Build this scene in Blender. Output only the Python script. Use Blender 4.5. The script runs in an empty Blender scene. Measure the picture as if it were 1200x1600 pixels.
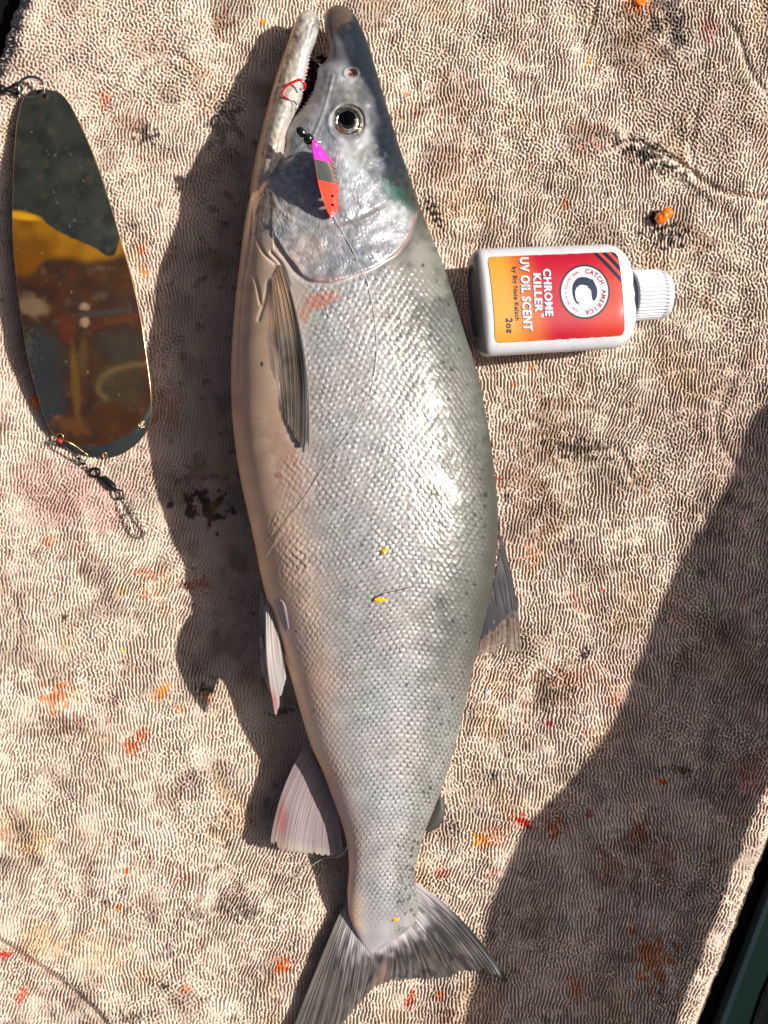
import bpy, math
import numpy as np
from mathutils import Matrix, Vector, geometry

# ------------------------------------------------------------------ camera, sky, sun
S = 0.00035          # metres per unit of the design grid (one unit = 0.35 mm on the towel)
HC = 1900.0          # camera height in units
sc = bpy.context.scene
cam_d = bpy.data.cameras.new("camera")
cam = bpy.data.objects.new("camera", cam_d)
sc.collection.objects.link(cam)
cam.location = (0, 0, HC * S)
cam_d.sensor_fit = 'VERTICAL'
cam_d.sensor_height = 36
cam_d.lens = 36 * HC / 1600
cam_d.clip_start = 0.01
cam_d.clip_end = 100
sc.camera = cam

SUN_EL = math.radians(41)
SUN_AZ = math.radians(6)       # measured from +X towards +Y
sun_dir = Vector((math.cos(SUN_EL) * math.cos(SUN_AZ), math.cos(SUN_EL) * math.sin(SUN_AZ), math.sin(SUN_EL)))
w = bpy.data.worlds.new("World")
sc.world = w
w.use_nodes = True
nt = w.node_tree
nt.nodes.clear()
wo = nt.nodes.new("ShaderNodeOutputWorld")
bg = nt.nodes.new("ShaderNodeBackground")
sky = nt.nodes.new("ShaderNodeTexSky")
sky.sky_type = 'NISHITA'
sky.sun_disc = False
sky.sun_elevation = SUN_EL
sky.sun_rotation = math.radians(90) - SUN_AZ
sky.air_density = 0.4
sky.dust_density = 5.0
sky.ozone_density = 0.0
bg.inputs[1].default_value = 0.058
nt.links.new(sky.outputs[0], bg.inputs[0])
nt.links.new(bg.outputs[0], wo.inputs[0])
sd = bpy.data.lights.new("sun", 'SUN')
sd.energy = 5.0
sd.angle = math.radians(0.5)
sd.color = (1.0, 0.95, 0.87)
so = bpy.data.objects.new("sun", sd)
sc.collection.objects.link(so)
so.rotation_euler = sun_dir.to_track_quat('Z', 'Y').to_euler()
so.location = sun_dir * 3
sc.view_settings.view_transform = 'Standard'
sc.view_settings.look = 'None'
sc.view_settings.exposure = 0.45
sc.view_settings.gamma = 1
sc.cycles.max_bounces = 8

# ------------------------------------------------------------------ helpers
def W(px, py, z):
    f = 1 - z / HC
    return (px - 600) * f * S, (800 - py) * f * S, z * S

def W3(px, py, z):
    px, py, z = [np.asarray(a, float) for a in (px, py, z)]
    px, py, z = np.broadcast_arrays(px, py, z)
    x, y, zz = W(px, py, z)
    return np.stack([x, y, zz], -1)

def I(x, pts, k=None):
    """smooth interpolation through (x, value) pairs"""
    p = np.array(pts, float)
    xs, ys = p[:, 0], p[:, 1]
    d = np.gradient(ys, xs)
    x = np.clip(np.asarray(x, float), xs[0], xs[-1])
    i = np.clip(np.searchsorted(xs, x) - 1, 0, len(xs) - 2)
    h = xs[i + 1] - xs[i]
    t = (x - xs[i]) / h
    return ((2*t**3 - 3*t**2 + 1) * ys[i] + (t**3 - 2*t**2 + t) * h * d[i]
            + (-2*t**3 + 3*t**2) * ys[i + 1] + (t**3 - t**2) * h * d[i + 1])

def curve(pts, n):
    """n points along a smooth curve through pts"""
    p = np.array(pts, float)
    d = np.r_[0, np.cumsum(np.linalg.norm(np.diff(p, axis=0), axis=1))]
    t = np.linspace(0, d[-1], n)
    return np.stack([I(t, np.c_[d, p[:, k]]) for k in range(p.shape[1])], -1)

def sstep(a, b, x):
    t = np.clip((x - a) / (b - a), 0, 1)
    return t * t * (3 - 2 * t)

_tiles = {}
def tile(seed):
    if seed not in _tiles:
        r = np.random.RandomState(seed)
        n = 512
        f = np.fft.fftfreq(n)
        fr = np.hypot(*np.meshgrid(f, f))
        sp = np.exp(-((fr - 1 / 18) / (1 / 40)) ** 2)
        a = np.real(np.fft.ifft2(np.fft.fft2(r.randn(n, n)) * sp))
        _tiles[seed] = a / a.std()
    return _tiles[seed]

def noise(x, y, period, seed=0):
    a = tile(seed)
    u = x / period * 18.0
    v = y / period * 18.0
    iu, iv = np.floor(u).astype(int), np.floor(v).astype(int)
    fu, fv = u - iu, v - iv
    g = lambda i, j: a[(iv + j) % 512, (iu + i) % 512]
    return (g(0, 0) * (1 - fu) + g(1, 0) * fu) * (1 - fv) + (g(0, 1) * (1 - fu) + g(1, 1) * fu) * fv

def fbm(x, y, period, seed=0):
    return (noise(x, y, period, seed) + 0.5 * noise(x, y, period / 2.1, seed + 1) + 0.25 * noise(x, y, period / 4.3, seed + 2)) / 1.2

def dist_poly(x, y, pts):
    """distance to a polyline and the signed side"""
    best = np.full(x.shape, 1e9)
    side = np.zeros(x.shape)
    tt = np.zeros(x.shape)
    p = np.array(pts, float)
    n = len(p) - 1
    for i in range(n):
        ax, ay = p[i]
        bx, by = p[i + 1]
        dx, dy = bx - ax, by - ay
        t = np.clip(((x - ax) * dx + (y - ay) * dy) / (dx * dx + dy * dy + 1e-9), 0, 1)
        qx, qy = x - ax - t * dx, y - ay - t * dy
        d = np.hypot(qx, qy)
        m = d < best
        best = np.where(m, d, best)
        side = np.where(m, np.sign(dx * qy - dy * qx), side)
        tt = np.where(m, (i + t) / n, tt)
    return best, side, tt

def paint(col, x, y, blobs, seed=3, bst=1.0):
    """soft-edged patches of pigment: (cx, cy, rx, ry, angle, colour, strength, raggedness)"""
    for k, (cx, cy, rx, ry, an, c, st, rg) in enumerate(blobs):
        m = (np.abs(x - cx) < 2.6 * max(rx, ry)) & (np.abs(y - cy) < 2.6 * max(rx, ry))
        if not m.any():
            continue
        xx, yy = x[m] - cx, y[m] - cy
        a = math.radians(an)
        u = (xx * math.cos(a) + yy * math.sin(a)) / rx
        v = (-xx * math.sin(a) + yy * math.cos(a)) / ry
        d = np.hypot(u, v)
        if rg:
            d = d + rg * 0.35 * fbm(x[m] + 37 * k, y[m], max(8, min(rx, ry) * 1.2), seed)
        a_ = (1 - sstep(0.45, 1.2, d)) * min(1, st * bst)
        for j in range(3):
            col[m, j] = col[m, j] * (1 - a_) + c[j] * a_
    return col

def lnk(o, parent=None):
    sc.collection.objects.link(o)
    if parent is not None:
        o.parent = parent
    return o

def tag(o, label=None, cat=None, group=None, kind=None):
    if label: o['label'] = label
    if cat: o['category'] = cat
    if group: o['group'] = group
    if kind: o['kind'] = kind
    return o

def empty(name, loc=(0, 0, 0)):
    o = bpy.data.objects.new(name, None)
    o.empty_display_size = 0.02
    o.location = loc
    return lnk(o)

def mesh(name, v, faces, mat, parent=None, col=None, prm=None, smooth=True, origin=None):
    v = np.asarray(v, float).reshape(-1, 3)
    off = np.zeros(3)
    if parent is not None:
        off = np.array(parent.location)
        if parent.parent is not None:
            off = off + np.array(parent.parent.location)
    me = bpy.data.meshes.new(name)
    if isinstance(faces, np.ndarray):
        k = faces.shape[1]
        me.vertices.add(len(v))
        me.vertices.foreach_set("co", (v - off).astype(np.float32).ravel())
        me.loops.add(faces.size)
        me.loops.foreach_set("vertex_index", faces.astype(np.int32).ravel())
        me.polygons.add(len(faces))
        me.polygons.foreach_set("loop_start", np.arange(0, faces.size, k, dtype=np.int32))
        me.update(calc_edges=True)
        me.validate()
    else:
        me.from_pydata((v - off).tolist(), [], faces)
        me.update()
    me.polygons.foreach_set("use_smooth", np.full(len(me.polygons), smooth))
    if col is not None:
        c = np.asarray(col, float).reshape(-1, np.shape(col)[-1])
        if c.shape[1] == 3:
            c = np.c_[c, np.ones(len(c))]
        at = me.color_attributes.new("Col", 'FLOAT_COLOR', 'POINT')
        at.data.foreach_set("color", np.clip(c, 0, 1).astype(np.float32).ravel())
    if prm is not None:
        c = np.asarray(prm, float).reshape(-1, np.shape(prm)[-1])
        if c.shape[1] == 3:
            c = np.c_[c, np.ones(len(c))]
        if c.shape[1] == 2:
            c = np.c_[c, np.zeros(len(c)), np.ones(len(c))]
        at = me.color_attributes.new("Prm", 'FLOAT_COLOR', 'POINT')
        at.data.foreach_set("color", np.clip(c, 0, 1).astype(np.float32).ravel())
    if isinstance(mat, list):
        for m_ in mat: me.materials.append(m_)
    elif mat: me.materials.append(mat)
    o = bpy.data.objects.new(name, me)
    return lnk(o, parent)

def grid_faces(nr, nc, wrap_c=False, wrap_r=False, flip=False):
    r = np.arange(nr if wrap_r else nr - 1)
    c = np.arange(nc if wrap_c else nc - 1)
    R, C = np.meshgrid(r, c, indexing='ij')
    R2, C2 = (R + 1) % nr, (C + 1) % nc
    f = np.stack([R * nc + C, R2 * nc + C, R2 * nc + C2, R * nc + C2], -1).reshape(-1, 4)
    return f[:, ::-1] if flip else f

def merge(parts):
    """[(verts, quads)] -> one"""
    vs, fs, n = [], [], 0
    for v, f in parts:
        v = np.asarray(v).reshape(-1, 3)
        vs.append(v)
        fs.append(f + n)
        n += len(v)
    return np.concatenate(vs), np.concatenate(fs)

def tube(path, rad, seg=8, closed=False):
    """path in world metres"""
    p = np.asarray(path, float)
    n = len(p)
    rad = np.broadcast_to(rad, n)
    if closed:
        t = np.roll(p, -1, 0) - np.roll(p, 1, 0)
    else:
        t = np.gradient(p, axis=0)
    t /= np.linalg.norm(t, axis=1)[:, None] + 1e-12
    up = np.array([0.02, 0.01, 1.0])
    a = np.cross(t, up)
    a /= np.linalg.norm(a, axis=1)[:, None] + 1e-12
    b = np.cross(a, t)
    th = np.linspace(0, 2 * np.pi, seg, endpoint=False)
    v = p[:, None] + rad[:, None, None] * (np.cos(th)[None, :, None] * a[:, None] + np.sin(th)[None, :, None] * b[:, None])
    f = grid_faces(n, seg, wrap_c=True, wrap_r=closed)
    return v.reshape(-1, 3), f

def blob(c, r, seg=20, rings=14, rough=0.0, seed=0, ax=None):
    """ellipsoid in world metres with optional lumps"""
    u = np.linspace(0.001, np.pi - 0.001, rings)
    t = np.linspace(0, 2 * np.pi, seg, endpoint=False)
    U, T = np.meshgrid(u, t, indexing='ij')
    d = np.stack([np.sin(U) * np.cos(T), np.sin(U) * np.sin(T), np.cos(U)], -1)
    k = 1 + rough * noise(d[..., 0] * 30 + 50 * seed, d[..., 1] * 30 + d[..., 2] * 17, 30, 5)
    v = d * k[..., None] * np.asarray(r)
    if ax is not None:
        v = v @ np.array(ax.to_3x3()).T
    return (v + np.asarray(c)).reshape(-1, 3), grid_faces(rings, seg, wrap_c=True)

def material(name, col=(0.5, 0.5, 0.5), rough=0.5, metal=0.0, coat=0.0, coat_r=0.1, attr=False, prm=False,
             bump=None, spec_attr=False, alpha=False, sss=0.0, trans=0.0, ior=1.45, spec=0.5, colvar=0.0, sheen=0.0):
    m = bpy.data.materials.new(name)
    m.use_nodes = True
    t = m.node_tree
    b = t.nodes["Principled BSDF"]
    b.inputs["Base Color"].default_value = (*col, 1)
    b.inputs["Roughness"].default_value = rough
    b.inputs["Metallic"].default_value = metal
    b.inputs["Coat Weight"].default_value = coat
    b.inputs["Coat Roughness"].default_value = coat_r
    b.inputs["IOR"].default_value = ior
    b.inputs["Specular IOR Level"].default_value = spec
    b.inputs["Transmission Weight"].default_value = trans
    b.inputs["Sheen Weight"].default_value = sheen
    if sss:
        b.inputs["Subsurface Weight"].default_value = sss
        b.inputs["Subsurface Radius"].default_value = (1.0, 0.5, 0.3)
        b.inputs["Subsurface Scale"].default_value = 0.002
    tc = t.nodes.new("ShaderNodeTexCoord")
    src = None
    if attr:
        a = t.nodes.new("ShaderNodeAttribute")
        a.attribute_name = "Col"
        src = a.outputs["Color"]
        if alpha:
            t.links.new(a.outputs["Alpha"], b.inputs["Alpha"])
    if colvar:
        n = t.nodes.new("ShaderNodeTexNoise")
        n.inputs["Scale"].default_value = 60
        n.inputs["Detail"].default_value = 5
        t.links.new(tc.outputs["Object"], n.inputs["Vector"])
        mr = t.nodes.new("ShaderNodeMapRange")
        mr.inputs["To Min"].default_value = 1 - colvar
        mr.inputs["To Max"].default_value = 1 + colvar
        t.links.new(n.outputs["Fac"], mr.inputs["Value"])
        mx = t.nodes.new("ShaderNodeMix")
        mx.data_type = 'RGBA'
        mx.blend_type = 'MULTIPLY'
        mx.inputs[0].default_value = 1
        if src: t.links.new(src, mx.inputs[6])
        else: mx.inputs[6].default_value = (*col, 1)
        t.links.new(mr.outputs[0], mx.inputs[7])
        src = mx.outputs[2]
    if src:
        t.links.new(src, b.inputs["Base Color"])
    if prm:
        a = t.nodes.new("ShaderNodeAttribute")
        a.attribute_name = "Prm"
        sp = t.nodes.new("ShaderNodeSeparateColor")
        t.links.new(a.outputs["Color"], sp.inputs[0])
        t.links.new(sp.outputs[0], b.inputs["Roughness"])
        t.links.new(sp.outputs[1], b.inputs["Metallic"])
        if spec_attr: t.links.new(sp.outputs[2], b.inputs["Specular IOR Level"])
    if bump:
        n = t.nodes.new("ShaderNodeTexNoise")
        n.inputs["Scale"].default_value = bump[0]
        n.inputs["Detail"].default_value = 4
        t.links.new(tc.outputs["Object"], n.inputs["Vector"])
        bp = t.nodes.new("ShaderNodeBump")
        bp.inputs["Strength"].default_value = bump[1]
        bp.inputs["Distance"].default_value = bump[2]
        t.links.new(n.outputs["Fac"], bp.inputs["Height"])
        t.links.new(bp.outputs[0], b.inputs["Normal"])
    return m

M = {}
M['towel'] = material("terry_cloth", rough=0.95, attr=True, sheen=0.15, spec=0.15, bump=(3000, 0.5, 0.0004))
M['fringe'] = material("terry_fibre", (0.5, 0.43, 0.36), 0.95, spec=0.1)
M['fish'] = material("fish_skin", attr=True, prm=True, spec_attr=True, coat=0.02, coat_r=0.16, bump=(2200, 0.25, 0.0004))
M['fin'] = material("fin_membrane", spec=0.25, rough=0.45, attr=True, alpha=True, coat=0.1, coat_r=0.25, bump=(1500, 0.2, 0.0003))
M['mouth'] = material("mouth_lining", (0.06, 0.006, 0.006), 0.3, coat=0.5, colvar=0.6, bump=(500, 0.8, 0.001))
M['tooth'] = material("tooth_enamel", (0.6, 0.55, 0.48), 0.3)
M['eye'] = material("eye_iris", attr=True, prm=True, coat=1.0, coat_r=0.03)
M['pupil'] = material("eye_pupil", (0.001, 0.001, 0.001), 0.08, spec=0.2, coat=0.1, coat_r=0.02)
M['blood'] = material("red_lacquer_wire", (0.5, 0.008, 0.01), 0.25, coat=0.6)
M['dodger'] = material("plate_painted_reflections", attr=True, prm=True, coat=0.25, coat_r=0.08, bump=(250, 0.03, 0.0004))
M['brass'] = material("brass_edge", (0.6, 0.36, 0.14), 0.3, 0.9)
M['chrome'] = material("bright_wire", (0.34, 0.32, 0.30), 0.22, 1.0)
M['ring'] = material("nickel_ring", (0.6, 0.57, 0.52), 0.2, 1.0)
M['snap'] = material("dull_wire", (0.42, 0.39, 0.36), 0.35, 0.8)
M['black_metal'] = material("blackened_metal", (0.012, 0.012, 0.014), 0.32, 0.5, bump=(900, 0.2, 0.0003))
M['black_bead'] = material("black_bead_plastic", (0.006, 0.007, 0.005), 0.08, coat=0.5)
M['red_tag'] = material("red_tubing", (0.75, 0.02, 0.03), 0.4)
M['blade'] = material("painted_blade", attr=True, prm=True, coat=0.6, coat_r=0.05)
M['line'] = material("monofilament", (0.55, 0.53, 0.50), 0.25, coat=0.5, trans=0.0)
M['bottle'] = material("white_plastic", (0.50, 0.51, 0.54), 0.34, sss=0.0, coat=0.15, bump=(120, 0.12, 0.0006), colvar=0.05)
M['label'] = material("printed_label", rough=0.42, spec=0.15, attr=True, coat=0.03, coat_r=0.2, bump=(160, 0.15, 0.0004))
M['ink_white'] = material("white_ink", (0.47, 0.48, 0.52), 0.45, spec=0.12, coat=0.0, coat_r=0.12)
M['ink_navy'] = material("navy_ink", (0.008, 0.016, 0.045), 0.45, spec=0.12, coat=0.0, coat_r=0.12, colvar=0.15)
M['ink_black'] = material("charcoal_ink", (0.03, 0.025, 0.035), 0.45, spec=0.12, coat=0.0)
M['ink_red'] = material("maroon_ink", (0.30, 0.01, 0.03), 0.45, spec=0.12, coat=0.0)
M['roe'] = material("salmon_roe", (0.85, 0.17, 0.004), 0.12, coat=1.0, coat_r=0.03, sss=0.5, bump=(260, 0.12, 0.0006), colvar=0.2)
M['yolk'] = material("yellow_yolk", (0.75, 0.42, 0.01), 0.3, coat=0.5, colvar=0.3)
M['deck'] = material("black_deck_rubber", (0.003, 0.003, 0.004), 0.7, spec=0.1, bump=(300, 0.4, 0.001), colvar=0.4)
M['steel_strip'] = material("dark_blue_trim", (0.008, 0.016, 0.022), 0.6, spec=0.1, colvar=0.3)
M['green'] = material("dark_green_panel", (0.002, 0.012, 0.008), 0.7, spec=0.08, colvar=0.3)
M['blocker_mat'] = material("blocker_grey", (0.25, 0.25, 0.26), 0.5, bump=(600, 0.2, 0.0005), colvar=0.1)  # for the unseen slab added to block the sun

# ------------------------------------------------------------------ the deck below the towel
DECK = -52.0
def box(name, x0, x1, y0, y1, z0, z1, mat, parent=None, bev=0.0, seg=2):
    """axis-aligned box in units (no perspective correction)"""
    v = [((x - 600) * S, (800 - y) * S, z * S) for z in (z0, z1) for y in (y0, y1) for x in (x0, x1)]
    f = [(0, 1, 3, 2), (4, 6, 7, 5), (0, 4, 5, 1), (2, 3, 7, 6), (0, 2, 6, 4), (1, 5, 7, 3)]
    o = mesh(name, v, f, mat, parent, smooth=False)
    if bev:
        bm = o.modifiers.new("bevel", 'BEVEL'); bm.width = bev * S; bm.segments = seg
    return o

def prism(name, pts, z0, z1, mat, parent=None, bev=0.0):
    """polygon (in units) extruded between two heights"""
    n = len(pts)
    v = [((x - 600) * S, (800 - y) * S, z * S) for z in (z0, z1) for x, y in pts]
    ar = sum(pts[i][0] * pts[(i + 1) % n][1] - pts[(i + 1) % n][0] * pts[i][1] for i in range(n))
    top = tuple(range(n, 2 * n)); bot = tuple(reversed(range(n)))
    side = [(i, (i + 1) % n, n + (i + 1) % n, n + i) for i in range(n)]
    f = [top, bot] + side
    if ar > 0:   # y is flipped in world
        f = [tuple(reversed(q)) for q in f]
    o = mesh(name, v, f, mat, parent, smooth=False)
    if bev:
        bm = o.modifiers.new("bevel", 'BEVEL'); bm.width = bev * S; bm.segments = 3
    return o

deck = mesh("deck", [(-3, -3, DECK * S), (3, -3, DECK * S), (3, 3, DECK * S), (-3, 3, DECK * S)], [(0, 1, 2, 3)], M['deck'])
tag(deck, kind='structure')

# green storage tray beside the towel (a corner of it shows at the lower right of the frame)
tray = empty("storage_tray", ((1290 - 600) * S, (800 - 1660) * S, DECK * S))
tag(tray, "dark green tray with a dull blue rim lying on the black deck beside the towel", "tray")
prism("panel", [(1208, 1430), (1420, 900), (1700, 1000), (1500, 1900), (1030, 1900)], DECK + 0.5, DECK + 18, M['green'], tray, 3)
prism("rim", [(1200, 1426), (1412, 892), (1421, 896), (1209, 1430), (1032, 1902), (1022, 1900)], DECK + 0.5, DECK + 26, M['steel_strip'], tray, 2)
for i in range(9):
    x = 1204 + i * 6
    prism("rib", [(x - 1, 1560 - i * 14), (x + 2, 1560 - i * 14), (x - 78, 1800), (x - 81, 1800)], DECK + 18.4, DECK + 22, M['deck'], tray)
strap = prism("deck_strip", [(1135, 1420), (1200, 1250), (1420, 760), (1450, 770), (1225, 1262), (1160, 1430), (1000, 1850), (975, 1840)], DECK + 0.5, DECK + 12, M['deck'])
tag(strap, "black rubber strip on the deck along the right edge of the towel", "rubber strip")

# ------------------------------------------------------------------ towel
STEP = 1.36
gx = np.concatenate([np.arange(-760, -36, 14.0), np.arange(-32, 1236, STEP), np.arange(1250, 1440, 14.0)])
gy = np.concatenate([np.arange(-620, -36, 14.0), np.arange(-32, 1634, STEP), np.arange(1648, 2200, 14.0)])
nx, ny = len(gx), len(gy)
X, Y = np.meshgrid(gx, gy)

def band(nr, nc, fx, fy, sx, sy, seed):
    r = np.random.RandomState(seed)
    F = np.fft.rfft2(r.randn(nr, nc))
    ky = np.fft.fftfreq(nr, STEP)[:, None]
    kx = np.fft.rfftfreq(nc, STEP)[None, :]
    g = np.exp(-((kx - fx) / sx) ** 2 / 2) * (np.exp(-((ky - fy) / sy) ** 2 / 2))
    a = np.fft.irfft2(F * g, s=(nr, nc))
    return a / a.std()

def ring(nr, nc, f0, s0, seed):
    r = np.random.RandomState(seed)
    F = np.fft.rfft2(r.randn(nr, nc))
    ky = np.fft.fftfreq(nr, STEP)[:, None]
    kx = np.fft.rfftfreq(nc, STEP)[None, :]
    a = np.fft.irfft2(F * np.exp(-((np.hypot(kx, ky) - f0) / s0) ** 2 / 2), s=(nr, nc))
    return a / a.std()

f0 = 1 / 5.5
A = band(ny, nx, f0, 0.022, 0.026, 0.055, 1)
B = band(ny, nx, f0, 0.070, 0.026, 0.050, 2)
C_ = band(ny, nx, f0, -0.026, 0.026, 0.050, 3)
D = ring(ny, nx, 1 / 6.1, 0.026, 4)
wB = np.clip(0.55 * fbm(X, Y, 420, 11), 0, 1)
wC = np.clip(-0.55 * fbm(X, Y, 420, 11), 0, 1)
# the pile is ruffled and grainy towards the upper corners and around the fold lines
gr = 1 - sstep(150, 480, np.hypot(X * 0.9, Y - 20))
gr = np.maximum(gr, 0.6 * (1 - sstep(100, 420, np.hypot(X - 1200, (Y - 160)))))
gr = np.clip(gr + 0.38 * fbm(X, Y, 240, 21) - 0.05, 0.05, 0.95)
wA = np.clip(1 - wB - wC, 0.15, 1)
nrm = np.sqrt(wA ** 2 + wB ** 2 + wC ** 2)
V_ = (A * wA + B * wB + C_ * wC) / nrm
P = V_ * np.sqrt(1 - gr) + D * np.sqrt(gr)
P = P + 0.40 * ring(ny, nx, 1 / 4.0, 0.03, 8)
loop = sstep(-1.25, 1.1, P) ** 0.8
amp = 4.7 + 0.9 * fbm(X, Y, 90, 31)
fine = (X > -34) & (X < 1237) & (Y > -34) & (Y < 1635)
amp = np.where(fine, amp, 2.5)

Z = 3.5 * fbm(X, Y, 520, 41) + 1.6 * fbm(X, Y, 150, 44)
Z -= Z[(X > 380) & (X < 800) & (Y > 100) & (Y < 1500)].mean()
creases = [
    ([(-60, 1445), (0, 1472), (60, 1510), (130, 1562), (175, 1612), (215, 1680)], 5, 15, 26, 7),
    ([(-60, 1180), (0, 1270), (35, 1330), (75, 1380), (120, 1430)], 16, 7, 40, 4),
    ([(975, 212), (1050, 248), (1130, 300), (1200, 312), (1300, 330)], 6, 7, 22, 2.5),
    ([(905, 75), (925, 30), (935, -40)], 5, 4, 15, 1.5),
    ([(1130, 25), (1150, 50), (1172, 110), (1200, 150)], 6, 5, 18, 2),
    ([(-60, 1150), (30, 1130), (110, 1140), (180, 1155), (235, 1148)], 11, 5, 30, 2.5),
    ([(120, 105), (200, 120), (270, 85), (310, 110)], 6, 4, 14, 1.5),
    ([(20, 920), (30, 980), (22, 1025), (60, 1028)], 7, 4, 16, 2),
    ([(905, 690), (960, 700), (1000, 760), (1060, 770)], 7, 4, 18, 2),
    ([(1090, 160), (1080, 240), (1095, 300)], 6, 3, 16, 1.5),
    ([(1160, 560), (1120, 680), (1190, 760)], 9, 4, 24, 2),
    ([(760, 620), (800, 640), (850, 630)], 7, 3, 20, 2),
    ([(230, 1380), (300, 1420), (400, 1430), (480, 1400)], 10, 3.5, 26, 2),
]
for pts, wd, dp, bw, bh in creases:
    d, s_, t_ = dist_poly(X, Y, curve(pts, 24))
    endf = np.clip(np.minimum(t_, 1 - t_) * 7 + 0.12, 0, 1)
    Z += endf * (bh * np.exp(-(d / bw) ** 2) - dp * np.exp(-(d / wd) ** 2))
# towel outline
eR = I(Y, [(-620, 1900), (300, 1640), (900, 1372), (1215, 1232), (1290, 1201), (1370, 1172), (1450, 1141), (1530, 1110), (1600, 1083), (1700, 1042), (2200, 850)])
eR = eR + 2.0 * fbm(Y, Y * 0 + 5, 70, 51)
eL = I(Y, [(-620, 250), (-100, 66), (0, 38), (60, 18), (115, -2), (220, -50), (320, -95), (600, -300), (2200, -740)])
eL = eL + 2.5 * fbm(Y, Y * 0 + 9, 40, 52)
orig_in = ((eR - X) > -7.5) & ((X - eL) > -7.5)
X = np.clip(X, eL - 7.5, eR + 7.5)      # the outermost loops are pulled onto the hem
dR = (eR - X) * 0.93
dL = (X - eL) * 0.95
for dd, reach, drop in ((dR, 62, 26), (dL, 22, 12)):
    q = np.clip(1 - dd / reach, 0, 1)
    Z -= drop * q ** 2.0
    q2 = np.clip(1 - dd / 9, 0, 3)
    Z -= 14 * q2 ** 2
amp = amp * (1 + 0.35 * (1 - sstep(0, 60, dR)))
Zt = Z + amp * (loop - 1)
Zt = np.maximum(Zt, DECK + 1 + 0 * X)

# cloth colour: beige cotton with old stains and darker patches
base = np.stack([np.full(X.shape, 0.63), np.full(X.shape, 0.505), np.full(X.shape, 0.415)], -1)
mott = fbm(X, Y, 260, 61)
base *= (1 + 0.06 * mott)[..., None]
pk = 0.7 * sstep(0.1, 1.6, fbm(X + 90, Y, 330, 64))[..., None]
base = base * (1 - 0.35 * pk) + 0.35 * pk * np.array([0.50, 0.34, 0.30])
bl = sstep(0.5, 2.0, fbm(X - 30, Y + 70, 150, 67))[..., None]
base = base * (1 - 0.48 * bl) + 0.48 * bl * np.array([0.22, 0.165, 0.13])
bl = sstep(0.9, 2.4, fbm(X + 210, Y + 330, 64, 75))[..., None]
base = base * (1 - 0.3 * bl) + 0.3 * bl * np.array([0.22, 0.16, 0.12])
bl = (sstep(-0.6, 1.6, fbm(X + 610, Y + 130, 420, 78)) * sstep(700, 1000, X))[..., None]
base = base * (1 - 0.30 * bl) + 0.30 * bl * np.array([0.36, 0.30, 0.25])
ye = sstep(0.7, 2.0, fbm(X + 330, Y - 70, 200, 70))[..., None]
base = base * (1 - 0.35 * ye) + 0.35 * ye * np.array([0.55, 0.36, 0.17])
gd = sstep(1.2, 2.3, fbm(X + 130, Y - 170, 34, 73))[..., None]
base = base * (1 - 0.5 * gd) + 0.5 * gd * np.array([0.16, 0.10, 0.08])
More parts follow.
